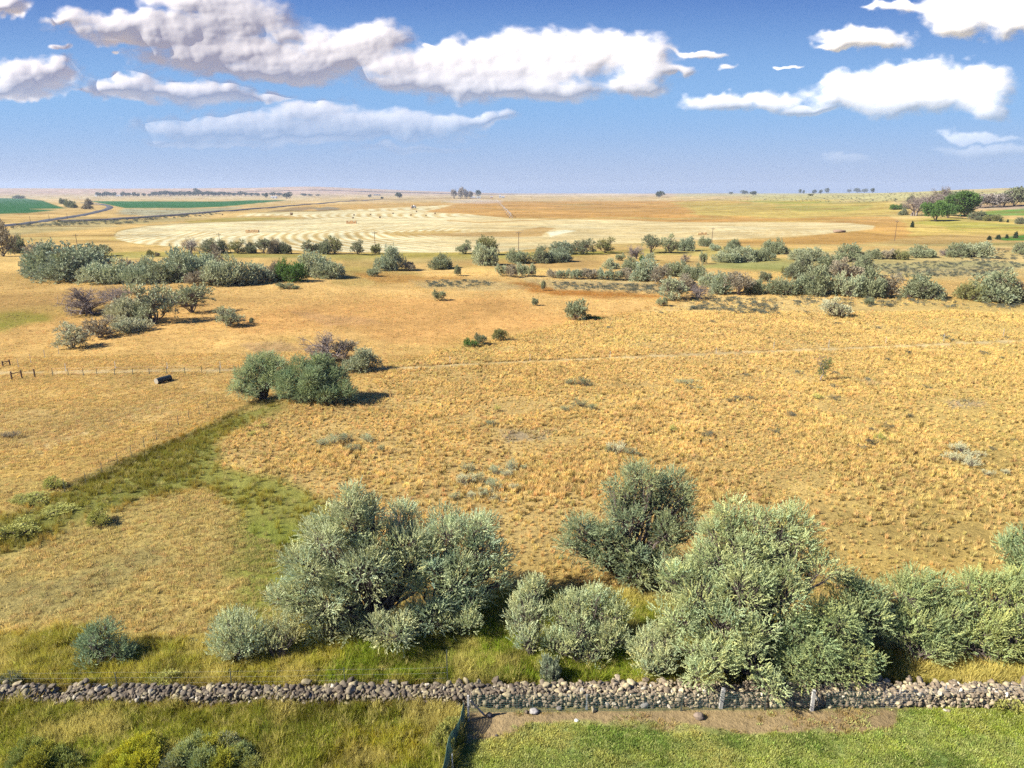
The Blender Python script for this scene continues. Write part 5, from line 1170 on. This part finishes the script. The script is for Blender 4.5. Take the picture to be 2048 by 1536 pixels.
# sagebrush clumps of the golden field, each singled out by where it stands
for a in [
 ((648,893,26,18),'s','left of the small sage cluster above the swale end'),((672,888,30,22),'s','second of the small sage cluster above the swale end'),((690,882,22,16),'g','upper right of the small sage cluster above the swale end'),
 ((704,902,26,16),'s','lower right of the small sage cluster above the swale end'),((735,884,26,16),'s','right of the small sage cluster above the swale end'),((762,902,14,12),'g','far right dot of that sage cluster'),
 ((525,856,22,12),'y','light green tuft near the top of the swale'),((504,872,16,10),'y','smaller light green tuft below the one near the top of the swale'),
 ((937,943,24,18),'s','topmost left clump of the sage patch above the left trees'),((990,948,26,18),'s','top middle clump of the sage patch above the left trees'),((1022,938,26,18),'s','top right clump of the sage patch above the left trees'),((1048,938,14,10),'s','rightmost dot of the sage patch above the left trees'),
 ((928,968,34,22),'w','left clump of the sage patch above the left trees'),((955,962,28,18),'s','upper left middle clump of that sage patch'),((985,978,30,22),'s','middle clump of that sage patch'),((1015,952,26,14),'w','upper right middle clump of that sage patch'),((970,990,28,18),'s','lower middle clump of that sage patch'),((945,995,26,14),'w','lower left clump of that sage patch'),((908,998,20,14),'s','lowest left clump of that sage patch'),((990,993,40,12),'w','lowest right pale clump of that sage patch'),((1028,980,20,14),'w','right clump of that sage patch'),
 ((1232,905,36,24),'w','largest clump of the sage group above the open tree'),((1218,905,16,12),'g','left clump of the sage group above the open tree'),((1258,910,24,16),'s','right clump of the sage group above the open tree'),((1276,912,10,8),'g','rightmost dot of the sage group above the open tree'),
 ((1130,823,18,12),'g','left clump of the dark sage trio in mid field'),((1158,814,30,16),'d','middle clump of the dark sage trio in mid field'),((1184,820,16,12),'g','right clump of the dark sage trio in mid field'),
 ((1139,769,18,12),'g','left clump of the sage pair just under the track'),((1168,772,26,16),'d','right clump of the sage pair just under the track'),
 ((1370,768,40,12),'g','flat wide clump at mid field right of the pair'),((1396,779,16,8),'g','dot beside the flat wide clump at mid field'),
 ((1915,905,36,20),'w','upper left clump of the pale dead sage at right'),((1950,912,30,12),'w','upper right clump of the pale dead sage at right'),((1905,922,30,18),'w','left clump of the pale dead sage at right'),((1938,930,40,22),'w','lowest large clump of the pale dead sage at right'),((1975,950,22,12),'w','separate pale clump right of the dead sage'),((2010,948,16,10),'w','last pale clump towards the right edge'),
 ((1635,797,22,10),'y','light green tuft under the snag'),((1760,882,20,14),'y','light green tuft left of the pale dead sage'),((1345,862,16,12),'y','single green tuft right of the dark trio'),((995,823,12,12),'y','single green tuft left of the dark trio'),((980,850,20,10),'g','green tuft beside the bare patch in mid field'),
 ((20,875,30,14),'p','grey twig pile at the left edge above the swale'),
]:
    (px, py, w, h), ck, lb = a; plant('sage', px, py, w, h, ck, 'sagebrush clump, ' + lb, group='low clumps of sagebrush in the golden field')
# far trees near the horizon
for a in [
 ('bare',1835,432,56,42,'v','lilac grey leafless tree at the front of the right farm grove'),('bare',1850,420,50,32,'v','lilac grey leafless tree behind the front leafless one'),
 ('bare',1885,412,40,36,'v','pale bare tree between the green crowns of the right grove'),('far',1880,408,34,26,'o','dull tree top at the back of the right grove'),
 ('broad',1868,443,44,38,'G','rounded mid green tree left in the right farm grove'),('broad',1918,433,58,46,'G','largest deep green tree of the right farm grove'),('broad',1898,436,32,26,'G','lower green tree between the rounded and the largest one'),
 ('far',1920,410,60,26,'d','dark crown behind the largest green tree'),('far',1962,416,30,26,'v','grey crown right of the largest green tree'),('far',1985,415,34,26,'v','second grey crown right of the largest green tree'),
 ('far',2010,413,34,28,'v','third grey crown beside the dark right edge tree'),('far',2030,413,40,36,'d','dark green tree at the right edge of the grove'),('far',2046,404,30,26,'d','top dark tree cut by the right edge'),
 ('round',1956,440,34,16,'d','low dark bush right of the grove'),('round',1985,442,30,12,'o','low olive bush right of the low dark one'),
 ('round',1796,419,30,10,'G','low green hedge piece left of the grove'),('round',1806,430,18,12,'d','small dark bush below the low green hedge piece'),('round',1821,404,16,12,'d','single round bush on the plain above the grove'),
 ('conifer',1824,455,7,12,'k','narrow dark conifer beneath the lilac bare trees'),('conifer',1978,480,8,8,'k','first of the small dark conifers in a row at right'),('conifer',1996,479,9,9,'k','second of the small dark conifers in a row at right'),('conifer',2013,477,6,8,'k','third of the small dark conifers in a row at right'),('conifer',2031,476,8,12,'k','last and tallest of the small dark conifers at right'),
 ('conifer',2001,444,4,7,'k','tiny conifer on the slope above the green strip, left one'),('conifer',2015,445,4,6,'k','tiny conifer on the slope above the green strip, right one'),('round',2040,448,18,12,'d','dark bush on the slope at the right edge'),
 ('far',1319,395,16,12,'k','lone dark rounded tree on the horizon right of centre'),
 ('far',1488,389,14,8,'k','dark tree clump on the horizon, left of the two close ones'),('far',1507,391,14,8,'k','dark tree clump on the horizon, right of the two close ones'),('far',1462,389,8,5,'k','tiny tree clump on the horizon left of the two'),
 ('far',798,396,14,10,'k','dark tree on the horizon left of the farm buildings'),('far',740,395,7,6,'k','small dark tree on the left horizon near low buildings'),('far',764,399,6,5,'k','tiny dark tree below the low buildings on the horizon'),
 ('far',908,398,12,18,'v','grey tall tree left of the row at the central farm'),('far',922,398,14,22,'v','tallest grey tree of the row at the central farm'),('far',932,398,12,18,'v','third grey tree of the row at the central farm'),('far',941,398,9,15,'v','last grey tree of the row at the central farm'),
 ('far',957,395,10,14,'k','dark tree over the white farm building'),
 ('far',533,396,8,10,'k','dark upright tree left of the white shed on the left plain'),('far',576,397,18,12,'k','dark double crown right of the white shed on the left plain'),
 ('round',125,408,12,10,'d','bush beside the bend of the road, upper'),('round',140,415,20,14,'d','dark bush cluster between the crop circles'),('round',148,416,12,9,'g','green bush right of the dark cluster between the crop circles'),('round',177,410,14,12,'p','grey bush at the top of the road bend'),('round',175,418,16,10,'p','grey bush inside the road bend'),
 ('round',38,397,20,6,'d','flat dark bush at the top of the left crop field'),
 ('far',1600,388,6,9,'k','dark tree far right horizon, first of the left clump'),('far',1607,388,5,7,'k','second small tree of the left far clump on the right horizon'),('far',1628,388,9,8,'k','third tree of the left far clump on the right horizon'),('far',1641,388,6,8,'k','fourth tree of the left far clump on the right horizon'),('far',1654,387,9,10,'k','last tree of the left far clump on the right horizon'),
 ('far',1698,386,8,7,'k','first tree of the right far clump on the right horizon'),('far',1714,386,12,9,'k','second tree of the right far clump on the right horizon'),('far',1729,386,12,8,'k','third tree of the right far clump on the right horizon'),('far',1745,386,8,9,'k','last tree of the right far clump on the right horizon'),
 ('far',1621,392,12,4,'d','low bushes on the plain under the left far clump'),
]: plant(*a)
# tree belt on the left horizon, one tree after the other
for i, (px, w, h) in enumerate([(198,12,8),(206,10,7),(213,12,9),(221,10,7),(229,9,8),(246,8,9),(252,8,7),(259,8,7),(268,9,8),(276,9,6),(288,8,6),(299,7,5),(308,14,8),(320,14,9),(331,15,10),(341,14,9),(350,12,8),(359,14,9),(369,13,8),(380,14,9),(389,12,8),(395,14,14),(405,12,8),(416,14,9),(427,14,8),(438,13,8),(448,12,8),(459,12,7),(469,10,6),(481,12,9),(491,10,7),(503,12,6),(515,12,6),(527,10,5),(546,14,7),(558,12,6),(608,12,5),(620,10,4),(636,10,3)]):
    lb = ('small dark tree among the white buildings of the left horizon farm' if px < 240 else 'small dark tree just right of the left horizon farm' if px < 300 else 'tallest rounded tree of the long belt on the left horizon' if px == 395
          else 'dark crown right beside the white shed on the left plain' if 540 < px < 600 else 'low far tree beyond the right end of the tree belt' if px > 600 else 'dark tree in the long unbroken belt on the left horizon')
    plant('far', px, 391 + (2 if i < 12 else 1), w, h, 'k', lb, group='tree belt on the left horizon')
# near pair of trees in the middle distance, built in full
near_plant('olive_tree', 'silver tree with open trunk, left of the pair above the swale', 'tree', (528,798),
  [(520,738,93.0,26),(555,738,93.0,20),(490,758,92.0,20),(475,781,90.5,14),(545,763,92.0,20),(510,768,91.5,16),(500,788,90.0,10),(530,723,93.5,18)], 51, (0.225,0.28,0.21), 'bush', cpm=3.0, sprigs=9, csize=0.5, up=0.3, r0=0.13, extra=120, ssc=1.4, group='pair of silver trees above the swale')
near_plant('olive_tree', 'dense dark silver tree, right of the pair above the swale', 'tree', (640,800),
  [(600,748,92.0,26),(640,743,92.5,26),(670,758,92.0,22),(575,778,90.5,20),(610,788,90.0,22),(650,788,90.0,22),(685,783,90.5,16),(625,768,91.0,28),(700,788,90.0,10),(565,758,91.5,14),(665,748,92.5,16)], 52, (0.17,0.225,0.165), 'bush', cpm=4.0, sprigs=10, csize=0.5, up=0.2, r0=0.13, extra=60, ssc=1.4, group='pair of silver trees above the swale')
# dead snag with a green clump
def snag():
    g = np.random.default_rng(61); b = G(1641,762); root = empty('snag_tree', b); tag(root, 'thin dead tree with one green clump, alone in the golden field at right', 'tree'); T = Tubes(); k = ppm(b)[0]
    hgt = 56 / k; top = np.array((-0.35 * hgt, 0, hgt)); T.add(curve((0, 0, -0.1), (0, 0, hgt * 0.55), g), 0.11, 0.06, 6); T.add(curve((0, 0, hgt * 0.4), top * (0.5, 1, 1), g), 0.06, 0.012, 5); T.add(curve((0, 0, hgt * 0.45), (hgt * 0.25, 0.3, hgt * 0.85), g), 0.05, 0.012, 5)
    T.add(curve((0.05, 0, hgt * 0.3), (-hgt * 0.45, 0, hgt * 0.55), g), 0.03, 0.006, 4)
    for i in range(26):
        a = np.array((g.normal(-0.05, .08), g.normal(0, .05), g.uniform(0.45, 0.85))) * hgt; T.add(curve(a, a + np.array((g.normal(0, 0.2), g.normal(0, 0.2), g.uniform(0.0, 0.2))) * hgt, g), 0.02, 0.004, 3)
    link('trunk', T.mesh('trunk', M_TWIG), root); v, c, K, lob = fill([(0.42, 0, hgt * .40, .55), (0.5, .1, hgt * .58, .45), (0.7, 0, hgt * .66, .35), (0.3, 0, hgt * .25, .35)], g, 'bush', 6, 5, 0.3, 0.4, (0.12, 0.17, 0.06), ssc=1.4, gaps=0.25)
    link('crown', leaf_mesh('crown', v, c, M_LEAF), root)
snag()
# herbs by the wall
for i, (px, py, w, h, ck, lb) in enumerate([(335,1372,60,34,'y','broad leaved pale green weed against the back of the wall, left part'),(1100,1368,34,60,'b','blue green upright weed behind the wall beside the central bushes'),(1090,1350,50,46,'y','yellow seeding weed behind the blue green upright one'),(24,1372,46,30,'d','dark green weed behind the left end of the wall'),
    (890,1500,46,56,'y','cream seed headed weed beside the green netting, nearest'),(905,1465,34,34,'y','cream seed headed weed beside the green netting, farther'),(660,1366,40,16,'d','small dark weed behind the wall left of centre'),(2010,1412,50,28,'y','light weed growing through the wire fence near the right edge'),(1780,1326,30,24,'y','light herb in the grass strip between hedge row and wall'),(1915,1405,30,20,'g','green weed at the wire fence between the last steel posts')]):
    plant('bush', px, py, w, h, ck, lb, name='weed', cat='weed')
# far sage flats: nobody could count these
def sage_flat(name, label, polys, n, seed, kind='sage', size=0.9):
    g = np.random.default_rng(seed); P = []; 
    for poly, share in polys:
        pp = np.array(poly, float); cnt = 0
        while cnt < n * share:
            px = g.uniform(pp[:, 0].min(), pp[:, 0].max()); py = g.uniform(pp[:, 1].min(), pp[:, 1].max()); ins = False
            for i in range(len(pp)):
                (x1, y1), (x2, y2) = pp[i], pp[(i + 1) % len(pp)]
                if (y1 > py) != (y2 > py) and px < (x2 - x1) * (py - y1) / (y2 - y1) + x1: ins = not ins
            if ins: P.append(G(px, py)); cnt += 1
    P = np.array(P); n = len(P); c = np.array((0.20, 0.215, 0.16)) * g.uniform(0.6, 1.25, (n, 1)); s = g.uniform(0.5, 1.3, (n, 1)) * size
    me = [t[0].copy() for t in TPL['sage']]
    for m in me: m.materials.clear(); m.materials.append(M_GRASS)
    scatter(name, label, 'sagebrush', P, np.stack([np.zeros(n), np.zeros(n), g.uniform(0, 6.28, n)], 1), np.concatenate([s * 1.5, s * 1.5, s * 0.75], 1), g.integers(0, len(me), n), c, me)
sage_flat('sagebrush_flat', 'grey sagebrush scattered over the flats among the thickets', [([(1720,530),(1960,520),(2060,528),(1990,552),(1800,556)], .30), ([(1100,565),(1440,575),(1300,590),(1110,578)], .14), ([(850,560),(1000,566),(960,578),(860,574)], .06),
   ([(1900,500),(2060,496),(2060,520),(1900,520)], .1), ([(1380,592),(1560,600),(1560,630),(1380,625)], .12), ([(1560,592),(2060,608),(2060,620),(1560,612)], .08), ([(1200,610),(2048,625),(2048,900),(1300,900)], .03), ([(260,415),(420,418),(420,432),(260,436)], .14)], 1500, 71)
sage_flat('roadside_brush', 'dark scrub along the foot of the embankment on the left plain', [([(20,450),(200,440),(300,437),(300,447),(150,452),(20,458)], .6), ([(300,434),(440,424),(440,430),(300,441)], .4)], 260, 72, size=2.4)
sage_flat('plain_scrub', 'low scrub dotted over the far right plain', [([(1400,392),(1800,385),(2048,386),(2048,400),(1700,405),(1400,400)], 1)], 500, 73, size=2.2)
# ------------------------------------------------------------------ haze over the whole plain
def haze():
    me = bpy.data.meshes.new('haze'); x, z0, z1 = 13900.0, -60.0, 215.0
    me.from_pydata([(-x, -x, z0), (x, -x, z0), (x, x, z0), (-x, x, z0), (-x, -x, z1), (x, -x, z1), (x, x, z1), (-x, x, z1)], [], [(3, 2, 1, 0), (4, 5, 6, 7), (0, 1, 5, 4), (1, 2, 6, 5), (2, 3, 7, 6), (3, 0, 4, 7)])
    mt, nt, N, L, o = new_mat('haze'); v = N.new('ShaderNodeVolumePrincipled'); v.inputs['Density'].default_value = HAZE; v.inputs['Color'].default_value = (0.72, 0.84, 1.0, 1); v.inputs['Anisotropy'].default_value = 0.1
    L.new(v.outputs[0], o.inputs['Volume']); me.materials.append(mt); ob = link('haze', me); tag(ob, kind='stuff')
HAZE = 4.5e-5
haze()
def dust():
    import bmesh
    a, b = G(850, 411), G(1010, 404); c = (a + b) / 2 + np.array((0, 0, 5)); b_ = bmesh.new(); bmesh.ops.create_icosphere(b_, subdivisions=3, radius=1)
    for v in b_.verts:
        k = 1 + 0.35 * (float(fbm(v.co.x * 2 + 5, v.co.z * 3 + v.co.y * 2, 3, 3)) - 0.5) * 2; t = 0.45 + 0.55 * (v.co.x * 0.5 + 0.5); v.co = Vector((v.co.x, v.co.y * k * t, v.co.z * k * t))
    me = bpy.data.meshes.new('dust_cloud'); b_.to_mesh(me); b_.free(); mt, nt, N, L, o = new_mat('dust'); v = N.new('ShaderNodeVolumePrincipled'); v.inputs['Density'].default_value = 0.007; v.inputs['Color'].default_value = (0.85, 0.82, 0.80, 1)
    L.new(v.outputs[0], o.inputs['Volume']); me.materials.append(mt); ob = link('dust_cloud', me, None, tuple(c)); ob.scale = (float(b[0] - a[0]) / 2, 50, 9); tag(ob, 'pale dust drifting right of the harvester', 'dust', kind='stuff')
dust()
#@@END
